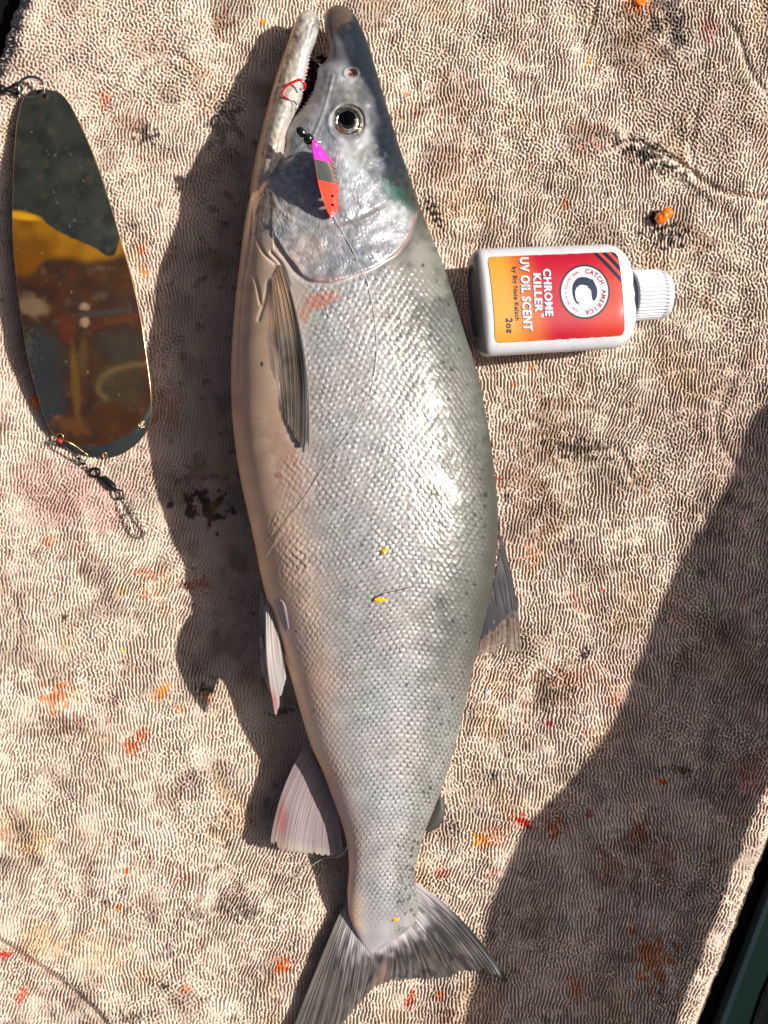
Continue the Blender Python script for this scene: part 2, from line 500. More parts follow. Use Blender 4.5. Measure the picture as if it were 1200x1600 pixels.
# shade in the gaps between the loops, deepened in the colour
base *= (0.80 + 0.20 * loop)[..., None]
OR, RD, DK, BR, PK = (0.62, 0.17, 0.03), (0.48, 0.04, 0.02), (0.05, 0.04, 0.035), (0.25, 0.13, 0.07), (0.48, 0.28, 0.26)
st = [(88, 1088, 30, 18, -30, OR, .55, 1), (253, 1080, 16, 9, -35, (0.7, .25, .03), .7, 1.3), (280, 1107, 10, 6, 0, OR, .4, 1.2),
      (205, 1168, 10, 14, 20, (.62, .12, .03), .7, 1.6), (222, 1150, 12, 8, -40, (.6, .12, .03), .6, 1.5),
      (440, 1508, 11, 10, 0, (.65, .12, .02), .8, 1.3), (818, 1284, 16, 9, 20, RD, .95, 1.6), (752, 1311, 15, 11, 0, (.75, .3, .04), .7, 1.4),
      (775, 1305, 20, 16, 0, OR, .3, 1.2), (641, 1562, 7, 15, 20, (.6, .12, .04), .8, 1.4), (687, 1555, 7, 8, 0, OR, .7, 1.3),
      (690, 1364, 11, 7, 0, (.6, .16, .06), .55, 1.4), (770, 1366, 11, 6, -30, RD, .35, 1.4), (222, 391, 6, 6, 0, OR, .7, 1.5), (226, 426, 7, 8, 0, OR, .7, 1.5),
      (883, 318, 6, 9, 0, OR, .6, 1), (998, 10, 20, 12, 0, OR, .6, 1.4), (975, 20, 12, 16, 0, BR, .6, 1.2), (919, 95, 4, 13, 10, (.65, .3, .05), .7, 1),
      (9, 1491, 12, 8, 0, RD, .9, 1.2), (33, 1556, 7, 15, 25, (.6, .1, .05), .7, 1.3), (0, 1300, 25, 12, 0, OR, .3, 1), (165, 155, 12, 16, 0, (.5, .16, .08), .55, 1.4),
      (598, 40, 8, 6, 0, BR, .5, 1), (410, 35, 5, 7, 0, (.75, .28, .01), .95, .3), (637, 147, 3, 3, 0, OR, .8, 0), (626, 185, 4, 3, 0, (.6, .3, .03), .8, 0),
      (622, 177, 10, 8, 0, BR, .5, 1), (225, 208, 18, 14, 20, DK, .7, 1.6), (205, 190, 30, 26, 0, BR, .4, 1.2), (345, 35, 16, 24, 0, BR, .55, 1.4),
      (320, 115, 20, 10, 0, BR, .4, 1.3), (350, 195, 24, 30, 0, DK, .45, 1.5), (240, 80, 40, 20, 20, BR, .25, 1.2),
      (1045, 30, 26, 44, -10, DK, .55, 1.6), (1000, 60, 40, 50, 0, BR, .35, 1.2), (1110, 45, 14, 20, 0, (.4, .15, .15), .5, 1), (1010, 240, 46, 15, 24, DK, .75, 1.7),
      (1080, 290, 40, 6, 35, DK, .6, 1.2), (680, 335, 8, 28, -22, DK, .92, 1.2), (1022, 342, 12, 14, 0, DK, .8, 1.3), (1040, 368, 22, 15, 10, DK, .75, 1.9), (920, 210, 26, 26, 0, (.5, .28, .2), .4, 1),
      (1085, 360, 30, 8, 30, BR, .5, 1.5), (1090, 395, 40, 5, -40, BR, .4, 1.2), (320, 790, 30, 22, 10, DK, .72, 1.6), (310, 740, 20, 16, 0, BR, .4, 1.4), (290, 915, 8, 7, 0, DK, .8, 1), (310, 912, 20, 10, 0, (.5, .15, .05), .5, 1.3),
      (335, 790, 12, 18, 0, (.4, .18, .06), .4, 1), (320, 1078, 14, 8, 20, DK, .7, 1.2), (325, 1090, 10, 10, 0, OR, .4, 1.2), (440, 1112, 20, 6, -8, DK, .6, 1.3),
      (1000, 745, 30, 16, 60, BR, .4, 1.5), (905, 702, 44, 15, 5, DK, .6, 1.8), (865, 640, 40, 30, 0, BR, .35, 1.5), (820, 735, 40, 40, 0, BR, .38, 1.4), (905, 940, 22, 14, 20, (.45, .2, .14), .45, 1.5),
      (860, 800, 30, 34, 30, BR, .35, 1.3), (830, 865, 14, 20, 0, OR, .28, 1.2), (912, 1023, 7, 11, 30, DK, .9, 1.2), (860, 1090, 26, 18, 0, BR, .4, 1.4), (770, 1213, 6, 9, 0, DK, .7, 1), (880, 1060, 60, 20, 0, (.5, .25, .12), .35, 1.3),
      (850, 1082, 14, 30, 10, DK, .4, 1.5), (858, 1131, 6, 5, 0, (.4, .03, .05), .8, .5), (845, 838, 3, 20, 5, BR, .6, .6), (880, 890, 5, 20, 10, BR, .4, .6), (938, 922, 4, 5, 0, RD, .7, .3), (893, 845, 4, 5, 0, DK, .7, .3),
      (779, 748, 4, 3, 30, (.7, .03, .02), .95, .2), (791, 776, 6, 7, 0, DK, .6, 1), (1110, 800, 30, 40, 0, DK, .3, 1.5), (965, 1090, 14, 16, 0, OR, .3, 1.4), (1000, 1300, 16, 22, 0, (.35, .1, .03), .5, 1.4), (865, 1295, 14, 14, 0, (.5, .12, .03), .6, 1.3),
      (1035, 1222, 9, 5, 0, (.55, .1, .02), .8, 1.2), (1063, 1203, 20, 8, 10, DK, .6, 1.4), (920, 1272, 6, 6, 0, RD, .6, 1), (1020, 1500, 26, 40, -20, (.5, .16, .04), .6, 1.5), (960, 1360, 30, 30, 0, (.3, .14, .06), .45, 1.4),
      (1165, 1222, 14, 20, 0, RD, .35, 1.3), (1040, 1340, 14, 36, 0, (.35, .12, .05), .4, 1.4), (900, 1545, 14, 20, 0, OR, .4, 1.3), (1190, 1200, 40, 60, 0, (.3, .12, .08), .3, 1.2), (1100, 1000, 60, 60, 0, (.3, .18, .12), .35, 1.2),
      (700, 1590, 14, 16, 0, BR, .6, 1.3), (150, 790, 60, 50, 0, PK, .45, 1), (60, 770, 70, 60, 0, PK, .45, 1), (75, 845, 12, 8, -20, OR, .45, 1.3), (230, 895, 20, 7, 10, OR, .55, 1.3), (211, 897, 3, 3, 0, (.8, .05, .01), .95, 0), (192, 1016, 4, 4, 0, (.8, .55, .02), .95, 0),
      (200, 1040, 14, 14, 0, BR, .4, 1), (190, 925, 10, 8, 0, (.6, .4, .12), .5, 1), (230, 930, 14, 12, 0, OR, .35, 1.4), (20, 1000, 50, 60, 0, (.3, .25, .2), .4, 1.4), (100, 965, 4, 5, 0, DK, .9, .6), (60, 1140, 60, 14, 0, DK, .25, 1.4), (110, 1130, 30, 16, 0, (.3, .18, .14), .5, 1.2),
      (30, 1330, 40, 50, 0, (.2, .16, .13), .4, 1.3), (55, 1320, 30, 20, 0, (.6, .38, .2), .4, 1), (165, 1410, 8, 6, 0, DK, .5, 1), (185, 1419, 4, 7, 20, (.6, .2, .02), .9, .4), (198, 1361, 4, 6, 0, (.7, .1, .02), .9, .3), (163, 1440, 5, 6, 0, OR, .5, .8),
      (305, 1428, 26, 12, 10, DK, .45, 1.5), (385, 1425, 24, 12, 0, DK, .5, 1.5), (265, 1488, 14, 12, 0, DK, .4, 1.4), (255, 1542, 6, 6, 0, DK, .7, 1), (285, 1370, 14, 14, 0, (.6, .3, .25), .4, 1), (290, 1545, 10, 8, 0, OR, .5, 1.2), (205, 1590, 20, 12, 0, DK, .5, 1.4),
      (70, 1470, 40, 40, 0, (.6, .36, .2), .4, 1), (160, 1490, 60, 30, 20, (.6, .4, .24), .35, 1), (820, 1110, 30, 8, 80, (.4, .2, .1), .35, 1.4), (720, 250, 40, 60, 0, (.55, .36, .26), .35, 1), (700, 150, 30, 40, 0, BR, .25, 1.3),
      (570, 750, 5, 5, 0, DK, .3, 0), (265, 640, 20, 40, 0, (.4, .2, .1), .3, 1.2), (1180, 700, 60, 100, 0, (.3, .2, .18), .3, 1), (830, 575, 5, 4, 0, (.7, .2, .03), .9, .4), (805, 600, 5, 4, 0, (.7, .2, .04), .7, .6), (1100, 470, 30, 10, 40, BR, .4, 1.4)]
base = paint(base.reshape(-1, 3), X.ravel(), Y.ravel(), st, 3, 1.25).reshape(base.shape)
rs = np.random.RandomState(77)
specks = []
for i in range(90):
    c = [(0.5, .12, .05), (.1, .07, .06), (.4, .05, .05), (.6, .25, .08)][rs.randint(4)]
    specks.append((rs.uniform(0, 1200), rs.uniform(0, 1600), rs.uniform(1.8, 4), rs.uniform(1.8, 6), rs.uniform(0, 180), c, rs.uniform(.4, .8), .5))
base = paint(base.reshape(-1, 3), X.ravel(), Y.ravel(), specks).reshape(base.shape)

fcs = grid_faces(ny, nx)
inside = orig_in.ravel()
fcs = fcs[inside[fcs].any(axis=1)]
used = np.zeros(nx * ny, bool)
used[fcs.ravel()] = True
remap = np.cumsum(used) - 1
tv = W3(X, Y, Zt).reshape(-1, 3)[used]
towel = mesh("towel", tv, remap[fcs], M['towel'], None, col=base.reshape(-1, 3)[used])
tag(towel, "stained beige terry towel spread out under the fish and tackle", "towel")

def towel_z(x, y):
    i = np.clip(np.searchsorted(gx, x), 1, nx - 1)
    j = np.clip(np.searchsorted(gy, y), 1, ny - 1)
    return Z[j, i]

# loose loops and fibres standing out along both cut edges
vs, fs, n0 = [], [], 0
rs = np.random.RandomState(5)
for side in (0, 1):
    ylist = np.arange(1180, 1700, 1.3) if side == 0 else np.arange(-60, 150, 1.6)
    for y in ylist:
        j = np.searchsorted(gy, y)
        if side == 0:
            ex = eR[j, 0]; sx_ = 1
        else:
            ex = eL[j, 0]; sx_ = -1
        ln = rs.uniform(3, 8)
        x0 = ex - sx_ * rs.uniform(1, 8)
        z0 = (-33 if side == 0 else -20) + rs.uniform(-4, 5)
        pa = curve([(x0, y, z0 + 3), (x0 + sx_ * ln * .6, y + rs.uniform(-2, 2), z0 + 3), (x0 + sx_ * ln, y + rs.uniform(-4, 4), z0 - 2)], 5)
        v, f = tube(W3(pa[:, 0], pa[:, 1], pa[:, 2]), np.array([1.3, 1.4, 1.2, 0.9, 0.4]) * S, 5)
        vs.append(v); fs.append(f + n0); n0 += len(v)
for i in range(260):
    x0, y0 = rs.uniform(10, 1190), rs.uniform(10, 1590)
    if 355 < x0 < 800 or x0 > np.interp(y0, [1200, 1600], [1180, 1060]): continue
    a0, ln = rs.uniform(0, 6.28), rs.uniform(7, 22)
    z0 = float(towel_z(x0, y0)) + 1.2
    pa = curve([(x0, y0, z0), (x0 + ln * .5 * math.cos(a0), y0 + ln * .5 * math.sin(a0), z0 + 1.5), (x0 + ln * .9 * math.cos(a0 + rs.uniform(-.9, .9)), y0 + ln * .9 * math.sin(a0 + rs.uniform(-.9, .9)), z0)], 7)
    v, f = tube(W3(pa[:, 0], pa[:, 1], pa[:, 2]), .5 * S, 5)
    vs.append(v); fs.append(f + n0); n0 += len(v)
fr = mesh("fringe", np.concatenate(vs), np.concatenate(fs), M['fringe'], towel)
fr['kind'] = 'stuff'

# ------------------------------------------------------------------ the fish
fish = empty("salmon", ((560 - 600) * S, (800 - 800) * S, 0))
tag(fish, "whole silver salmon lying on its side on the towel, mouth slightly open", "fish")

bL = [(8, 524), (12, 515), (20, 509), (36, 507), (60, 509), (80, 512), (95, 509), (103, 500), (124, 495), (146, 488), (165, 476), (187, 456), (209, 440), (239, 432), (262, 408), (290, 395), (330, 385),
      (400, 376), (450, 370), (500, 365), (550, 362), (600, 361), (650, 363), (700, 368), (750, 376), (800, 387), (850, 398), (900, 408), (940, 418), (980, 430), (1030, 446), (1100, 466),
      (1140, 478), (1170, 488), (1200, 502), (1240, 517), (1270, 528), (1300, 538), (1350, 545), (1400, 543), (1430, 546), (1460, 557), (1480, 569), (1490, 578)]
bR = [(8, 530), (12, 541), (20, 551), (40, 563), (60, 572), (80, 579), (100, 585), (150, 600), (200, 615), (250, 631), (300, 648), (350, 667), (400, 687), (450, 705), (500, 722), (550, 737), (600, 750),
      (650, 760), (700, 768), (750, 774), (800, 778), (850, 777), (900, 772), (950, 762), (1000, 750), (1050, 738), (1100, 727), (1150, 715), (1200, 701), (1250, 684), (1300, 664), (1340, 652), (1375, 648),
      (1400, 652), (1430, 652), (1450, 640), (1470, 614), (1490, 583)]
Tt = [(8, 6), (14, 16), (25, 24), (60, 34), (100, 40), (200, 62), (330, 84), (450, 95), (700, 101), (900, 94), (1100, 74), (1250, 54), (1350, 38), (1400, 29), (1440, 16), (1470, 8), (1490, 2.5)]
Zc = [(8, 50), (60, 52), (100, 56), (200, 70), (330, 84), (450, 93), (700, 98), (900, 91), (1100, 72), (1250, 53), (1350, 39), (1400, 32), (1440, 23), (1470, 18), (1490, 16)]

def fish_z(x, y):
    """height of the upper flank without relief"""
    l, r = I(y, bL), I(y, bR)
    u = np.clip((x - l) / (r - l) * 2 - 1, -1, 1)
    return I(y, Zc) + I(y, Tt) * np.power(np.clip(1 - np.abs(u) ** 2.15, 0, 1), 1 / 2.05)

OPER = curve([(655, 322), (645, 345), (637, 372), (618, 395), (592, 412), (560, 427), (530, 437), (505, 441), (485, 437), (468, 425), (452, 405), (440, 388), (428, 372)], 60)
PREO = curve([(600, 325), (575, 338), (545, 350), (515, 357), (490, 357), (465, 348), (445, 335), (432, 322), (425, 300)], 40)
MAXR = curve([(520, 118), (512, 150), (505, 175), (497, 195), (487, 214), (470, 226), (455, 240), (438, 252)], 30)
SUBO = curve([(447, 240), (455, 228), (470, 216)], 20)

def flesh(x, y, u, dense=True):
    """relief, colour, roughness/metallic of the skin at design position (x, y); u runs 0 belly .. 1 back"""
    shp = x.shape
    dz = np.zeros(shp)
    # ---- masks
    dO, sO, tO = dist_poly(x, y, OPER)
    opx = I(x, np.array(sorted([(p[0], p[1]) for p in OPER])))      # operculum margin height at this x
    inhead = ((y < opx) & (x > 428) & (x < 655)) | (y < 322) | ((x <= 428) & (y < 372))
    sgn = np.where(inhead, dO, -dO) + 0.7 * noise(x, y, 45, 79)
    hd = sstep(-1.5, 1.5, sgn)
    headfade = np.where((x > 655), 1 - sstep(300, 372, y), hd)
    headfade = np.where(x <= 428, 1 - sstep(350, 400, y), headfade)
    lift = np.exp(-np.clip(sgn, 0, None) / 40) * 4.5 * (x > 425) * (x < 658)
    dz += headfade * lift * .7
    dz -= 2.0 * np.exp(-((sgn + 4) / 4.0) ** 2) * (x > 425) * (x < 660)
    dP, sP, _ = dist_poly(x, y, PREO)
    dz += 0.9 * np.exp(-(dP / 3.0) ** 2) - 1.2 * np.exp(-((dP - 6) / 4) ** 2) * (sP > 0)
    dM, sM, _ = dist_poly(x, y, MAXR)
    dz += 0.45 * np.exp(-(dM / 2.5) ** 2) - 0.7 * np.exp(-((dM - 4) / 3) ** 2)
    # eye socket, nostril
    re = np.hypot((x - 544) / 27, (y - 190) / 28)
    dz += 2.2 * np.exp(-((re - 1.12) / 0.13) ** 2) - 9 * (1 - sstep(0.75, 1.02, re))
    rn = np.hypot((x - 549) / 10, (y - 114) / 7.5)
    dz += 1.8 * np.exp(-((rn - 1.15) / 0.25) ** 2) - 7 * (1 - sstep(0.5, 1.05, rn))
    # brow and skull planes
    dz += 2.0 * np.exp(-(dist_poly(x, y, [(560, 90), (585, 150), (597, 215), (625, 300)])[0] / 9) ** 2)
    dz -= 1.8 * np.exp(-(dist_poly(x, y, [(575, 170), (580, 215), (560, 240)])[0] / 6) ** 2)
    cr = hd * np.where(y < 120, 0.25, 1) * (y < 450)
    foil = 0.8 * np.abs(noise(x, y, 10, 81)) + 0.5 * np.abs(noise(x, y, 5.5, 82))
    cheek = (1 - sstep(585, 640, x)) * sstep(225, 290, y) + 0.5 * (1 - sstep(520, 545, x)) * sstep(150, 200, y)
    cheek = np.clip(cheek + sstep(330, 360, y), 0, 1)
    dz += cr * (0.25 + 0.75 * cheek) * (0.55 - foil) * 0.48
    dz += 0.7 * cr * noise(x, y, 34, 83)
    # belly creases
    for pts, wd, dp in (([(396, 300), (392, 380), (380, 450), (374, 560), (372, 650), (380, 730), (400, 830), (418, 920)], 3.0, 2.0),
                        ([(405, 330), (402, 370), (412, 395), (430, 412)], 2.5, 2.0), ([(384, 400), (400, 440), (407, 475)], 2.5, 1.6), ([(424, 395), (440, 415), (450, 445)], 3, 2.5),
                        ([(420, 440), (412, 475), (404, 500)], 3, 1.4)):
        d_ = dist_poly(x, y, curve(pts, 20))[0]
        dz -= dp * np.exp(-(d_ / wd) ** 2)
    dz += 0.25 * noise(x, y, 90, 85) * (~inhead)

    # ---- scales
    pit = I(y, [(380, 11.2), (700, 10.8), (900, 10.4), (1150, 9.6), (1350, 8.4), (1480, 7.4)])
    ln = I(y, [(380, 7.4), (700, 7.3), (900, 7.0), (1150, 6.5), (1350, 5.9), (1480, 5.3)])
    l, r = I(y, bL), I(y, bR)
    xm = l + (r - l) * 0.62
    hw = (r - l) / 2
    un = np.clip((x - (l + r) / 2) / hw, -0.995, 0.995)
    um = np.clip((xm - (l + r) / 2) / hw, -1, 1)
    arc = hw * (0.72 * un + 0.28 * np.arcsin(un)) - hw * (0.72 * um + 0.28 * np.arcsin(um))
    yy0 = np.linspace(0, 1600, 1601)
    cum = np.cumsum(1 / I(yy0, [(380, 7.4), (700, 7.3), (900, 7.0), (1150, 6.5), (1350, 5.9), (1480, 5.3)]))
    # rows lean: they climb forward towards the belly
    yl = y + 0.22 * np.clip(-arc, 0, None) * (1 - sstep(880, 1150, y) * 0.6) * -1 + 0.12 * np.clip(arc, 0, None) * -1
    yl = yl + 1.2 * noise(x, y, 120, 88) + 0.35 * noise(x, y, 30, 87)
    b_ = np.interp(yl, yy0, cum)
    a_ = (arc + 1.5 * noise(x, y, 100, 89) + 0.4 * noise(x, y, 26, 86)) / pit
    best = np.full(shp, -9.0)
    posy = np.zeros(shp); tone = np.zeros(shp); tx_ = np.zeros(shp); edge = np.ones(shp)
    done = np.zeros(shp, bool)
    k0 = np.floor(b_)
    for dk in (-2, -1, 0, 1):
        k = k0 + dk
        offs = 0.5 * (np.mod(k, 2))
        j = np.round(a_ - offs)
        cx_ = j + offs
        hsh = np.mod(np.sin(j * 12.9898 + k * 78.233) * 43758.5453, 1.0)
        hs2 = np.mod(np.sin(j * 39.346 + k * 11.135) * 24634.6345, 1.0)
        ex_ = (a_ - cx_) / 0.60
        ey_ = (b_ - k) / 2.02
        rr = np.sqrt(ex_ ** 2 + np.clip(ey_, 0, None) ** 2)
        cov = (rr < 1) & (~done) & (b_ >= k)
        posy = np.where(cov, ey_, posy)
        tx_ = np.where(cov, ex_, tx_)
        edge = np.where(cov, 1 - rr, edge)
        tone = np.where(cov, hsh, tone)
        best = np.where(cov, hs2, best)
        done |= cov
    best = np.where(best < 0, 0.5, best)
    scm = (1 - hd) * sstep(0, 10, -sgn) * np.where(x > 655, sstep(325, 380, y), 1)
    bt = sstep(640, 860, y)
    un_ = u + 0.02 * noise(x, y, 70, 90)
    belly = sstep(0.22 * (1 - bt), 0.34 - 0.22 * bt, un_) * sstep(395, 430, y)
    vent = 1 - np.exp(-(np.hypot((x - 445) / 22, (y - 960) / 40)) ** 2)
    scm = scm * belly * vent * (1 - sstep(1425, 1470, y + 14 * noise(x, y, 40, 91)))
    scm = np.where(y < 372, scm * (x > 655), scm)
    relief = (posy - 0.5) * 1.6
    rj = 1 - 0.6 * sstep(800, 1100, y)
    relief += rj * (best - 0.5) * 1.3 * tx_ + rj * (tone - 0.5) * 1.3 * (posy - 0.5) * 2
    relief += 0.35 * np.sqrt(np.clip(edge * 4, 0, 1))
    dz += scm * relief * (1 + .22 * noise(x, y, 90, 96)) * I(y, [(380, 1.0), (900, 0.85), (1300, 0.65), (1480, 0.45)])

    # ---- colour
    L = lambda c: np.array(c, float)
    col = np.empty(shp + (3,))
    t1 = sstep(-0.02, 0.42, u)[..., None]
    t2 = sstep(0.60, 0.86, u + 0.02 * noise(x, y, 50, 92))[..., None]
    t3 = sstep(0.90, 0.99, u)[..., None]
    bellyc = L((0.70, 0.46, 0.30))
    silver = L((0.58, 0.56, 0.54))
    back = L((0.125, 0.122, 0.112))
    top = L((0.065, 0.068, 0.055))
    col = bellyc * (1 - t1) + silver * t1
    low = sstep(950, 1200, y)[..., None]
    silv2 = L((0.58, 0.56, 0.545))
    col = col * (1 - low * t1) + silv2 * low * t1
    backt = back * (1 - low) + L((0.27, 0.27, 0.255)) * low
    col = col * (1 - t2) + backt * t2
    col = col * (1 - t3) + (top * (1 - low) + L((0.24, 0.24, 0.22)) * low) * t3
    col *= (1 + 0.06 * noise(x, y, 45, 93) + .04 * (tone - .5) * 2 * scm)[..., None]
    irid = (noise(x, y, 150, 97) * scm)[..., None]
    col *= 1 + irid * np.array([0.02, -0.006, -0.014])
    # pigment sits in the pocket under each scale edge
    pocket = scm * (1 - sstep(0.42, 0.78, posy)) * (0.5 + 0.5 * (1 - np.abs(tx_) ** 2)) * (0.55 + 0.6 * tone)
    bu = sstep(0.56, 0.74, u)[..., None]
    pk_c = L((0.12, 0.14, 0.155)) * (1 - bu) + L((0.06, 0.065, 0.055)) * bu
    bu = 1 - sstep(0.16, 0.42, u)[..., None]
    pk_c = pk_c * (1 - bu) + L((0.34, 0.29, 0.25)) * bu
    ps = np.clip(pocket, 0, 1)[..., None] * (0.78 + 0.16 * sstep(600, 1000, y) - 0.2 * (1 - sstep(.16, .42, u)))[..., None]
    col = col * (1 - ps) + pk_c * ps
    met = 0.42 * sstep(0.12, 0.35, u) * (1 - 0.6 * sstep(0.68, 0.9, u)) * (1 - 0.35 * sstep(950, 1250, y))
    rgh = 0.33 + 0.16 * (tone - 0.5) + 0.12 * sstep(0.8, 0.95, u) + 0.10 * sstep(900, 1200, y) + 0 * x
    rgh = np.where(u < 0.2, 0.42, rgh)
    # ---- head colours
    hc = np.empty(shp + (3,))
    hc[:] = L((0.34, 0.345, 0.365))
    skull, _, _ = dist_poly(x, y, [(0, 0), (1, 1)])
    lim = I(y, [(0, 500), (40, 512), (80, 528), (100, 534), (130, 562), (170, 574), (215, 578), (250, 582), (285, 592), (320, 622), (350, 648), (380, 662), (430, 690)])
    sk = sstep(-14, 18, x - lim + 3 * noise(x, y, 44, 94))[..., None]
    slate = L((0.014, 0.019, 0.027))
    slate2 = L((0.04, 0.046, 0.04))
    ft = sstep(230, 350, y)[..., None]
    hc = hc * (1 - sk) + (slate * (1 - ft) + slate2 * ft) * sk
    hb = [(530, 25, 24, 22, 0, (.10, .075, .055), .8, .5), (514, 60, 7, 32, 3, (.20, .07, .045), .9, .2), (524, 85, 10, 22, 0, (.16, .13, .12), .6, .3), (545, 70, 9, 30, -15, (.035, .042, .06), .6, .4),
          (516, 110, 12, 14, 0, (.30, .28, .28), .6, .4), (535, 150, 30, 20, -20, (.16, .155, .14), .75, .4), (560, 150, 18, 26, 0, (.12, .12, .11), .6, .3), (549, 114, 13, 10, 0, (.34, .28, .25), .8, .2), (549, 116, 6, 3.5, -15, (.10, .02, .02), .95, .1),
          (570, 160, 14, 36, -18, (.03, .036, .05), .5, .3), (544, 190, 33, 34, 0, (.10, .10, .095), .7, .3), (495, 150, 7, 34, 28, (.34, .27, .26), .5, .3), (470, 190, 14, 26, 45, (.36, .24, .23), .45, .4), (443, 225, 7, 26, 10, (.40, .20, .17), .75, .3), (438, 248, 6, 9, 0, (.34, .14, .12), .75, .3),
          (480, 205, 26, 18, 0, (.36, .35, .36), .5, .4), (500, 175, 12, 30, 20, (.34, .36, .40), .6, .4), (512, 220, 16, 24, 0, (.20, .23, .28), .6, .6), (565, 250, 26, 22, 0, (.24, .255, .23), .7, .5), (545, 270, 26, 30, 0, (.48, .52, .55), .7, .5), (560, 300, 30, 34, 0, (.55, .57, .60), .7, .5),
          (614, 304, 26, 14, 42, (.02, .085, .065), .65, .5), (588, 262, 18, 22, 0, (.11, .12, .14), .7, .6), (600, 290, 20, 10, 40, (.16, .20, .20), .5, .5), (450, 300, 34, 40, 0, (.46, .44, .44), .6, .3),
          (440, 330, 24, 22, 0, (.55, .47, .40), .6, .4), (415, 330, 16, 60, 0, (.56, .43, .32), .6, .4), (480, 390, 40, 26, 0, (.50, .42, .37), .75, .4), (545, 395, 34, 24, 0, (.32, .33, .37), .8, .5), (600, 360, 30, 30, 0, (.52, .53, .55), .8, .6), (520, 378, 20, 26, 0, (.44, .42, .45), .6, .5),
          (507, 434, 34, 7, 0, (.46, .26, .24), .6, .4), (460, 410, 9, 26, -45, (.58, .40, .36), .6, .3), (620, 335, 20, 20, 0, (.36, .39, .39), .6, .5)]
    hc = paint(hc.reshape(-1, 3), x.ravel(), y.ravel(), hb).reshape(hc.shape)
    hc *= (1 + 0.10 * noise(x, y, 14, 95) * cr)[..., None]
    hc *= (1 + .35 * cheek * sstep(480, 540, x))[..., None]
    hm = np.clip(cheek * 0.6 * (1 - sk[..., 0]), 0, 1)
    hm = hm * (1 - .75 * (1 - sstep(440, 540, x)) * sstep(300, 350, y))
    hr = 0.30 - 0.06 * cheek + 0.0 * x
    hr = np.where(sk[..., 0] > 0.5, 0.26, hr)
    hf = headfade[..., None]
    thr = sstep(0.0, 0.12, u)
    hc = np.where(((y > 255))[..., None], hc * thr[..., None] + bellyc * (1 - thr[..., None]), hc)
    col = col * (1 - hf) + hc * hf
    met = met * (1 - headfade) + hm * headfade
    rgh = rgh * (1 - headfade) + hr * headfade
    # lines of darker skin along the plate margins
    gl = (0.5 * np.exp(-((sgn + 1.5) / 2.4) ** 2) * (x > 432) * (x < 652))[..., None]
    col = col * (1 - gl) + L((0.36, 0.22, 0.18)) * gl
    gl = (0.45 * np.exp(-(dP / 2.4) ** 2))[..., None]
    col = col * (1 - gl) + L((0.42, 0.36, 0.28)) * gl
    # ---- flushed and bruised skin, fin base, vent
    fb = [(500, 470, 34, 15, -22, (.58, .24, .17), .75, .5), (472, 492, 16, 14, 0, (.60, .30, .20), .7, .4), (465, 460, 22, 30, 20, (.52, .42, .34), .6, .4), (455, 455, 12, 24, -10, (.50, .44, .40), .5, .3), (440, 700, 26, 50, -25, (.55, .30, .20), .6, .8), (455, 745, 22, 60, -12, (.46, .28, .24), .5, .8),
          (434, 743, 5, 5, 0, (.45, .05, .03), .7, .8), (430, 640, 16, 50, 0, (.55, .28, .16), .35, .6), (405, 560, 26, 150, 0, (.60, .42, .26), .5, .4), (425, 500, 16, 60, 0, (.54, .30, .20), .5, .4), (425, 920, 14, 24, 0, (.60, .50, .36), .7, .3), (443, 965, 12, 40, -4, (.58, .48, .48), .85, .2), (447, 967, 4, 16, -6, (.34, .30, .42), .6, .4),
          (470, 990, 16, 60, -8, (.46, .36, .32), .5, .5), (470, 1110, 26, 60, -15, (.50, .40, .35), .45, .4), (500, 1150, 18, 40, -15, (.62, .56, .50), .5, .4), (540, 1260, 14, 46, -8, (.50, .42, .41), .6, .4), (545, 1340, 10, 60, 0, (.58, .46, .38), .5, .4), (600, 1440, 44, 34, 0, (.46, .43, .46), .6, .5),
          (575, 1470, 30, 22, 0, (.42, .38, .41), .8, .3), (640, 1410, 16, 30, -10, (.26, .25, .24), .55, .7), (409, 569, 3, 4.5, 0, (.05, .03, .02), .9, 0), (665, 420, 40, 60, 20, (.34, .35, .31), .35, .6), (462, 987, 3, 3, 0, (.35, .05, .04), .8, 0), (725, 560, 20, 160, -10, (.20, .22, .20), .3, .5), (627, 552, 5, 5, 0, (.5, .42, .1), .5, .6)]
    col = paint(col.reshape(-1, 3), x.ravel(), y.ravel(), fb).reshape(col.shape)
    rp = np.random.RandomState(9)
    sp = []
    for i in range(100):
        yy = rp.uniform(395, 1420)
        uu = 1 - abs(rp.normal(0, 0.10)) - 0.035
        xx = I(yy, bL) + (I(yy, bR) - I(yy, bL)) * uu
        rr_ = rp.uniform(2.4, 4.4) * (1 if yy < 1000 else 0.75)
        sp.append((float(xx), yy, rr_ * 0.8, rr_ * 1.1, rp.uniform(-30, 30), (.025, .028, .025), rp.uniform(.55, .95), .4))
    for i in range(26):
        sp.append((rp.uniform(615, 655), rp.uniform(1370, 1430), 2, 3, 20, (.04, .04, .04), .7, .5))
    col = paint(col.reshape(-1, 3), x.ravel(), y.ravel(), sp).reshape(col.shape)
    spc = 0.40 - 0.36 * sk[..., 0] * headfade - 0.18 * sstep(.8, .97, u) * (1 - headfade)
    prm = np.stack([np.clip(rgh, 0.12, 1), np.clip(met, 0, 1), np.clip(spc, 0.05, 1) + 0 * x], -1)
    return dz, col, prm

def ring_grid(ys, nU):
    """rings across the body: design x, u in 0..1 for the upper side (arc-like spacing)"""
    ph = np.linspace(0, np.pi, nU)
    c1 = -np.cos(ph)
    c2 = np.linspace(-1, 1, nU)
    return 0.62 * c1 + 0.38 * c2

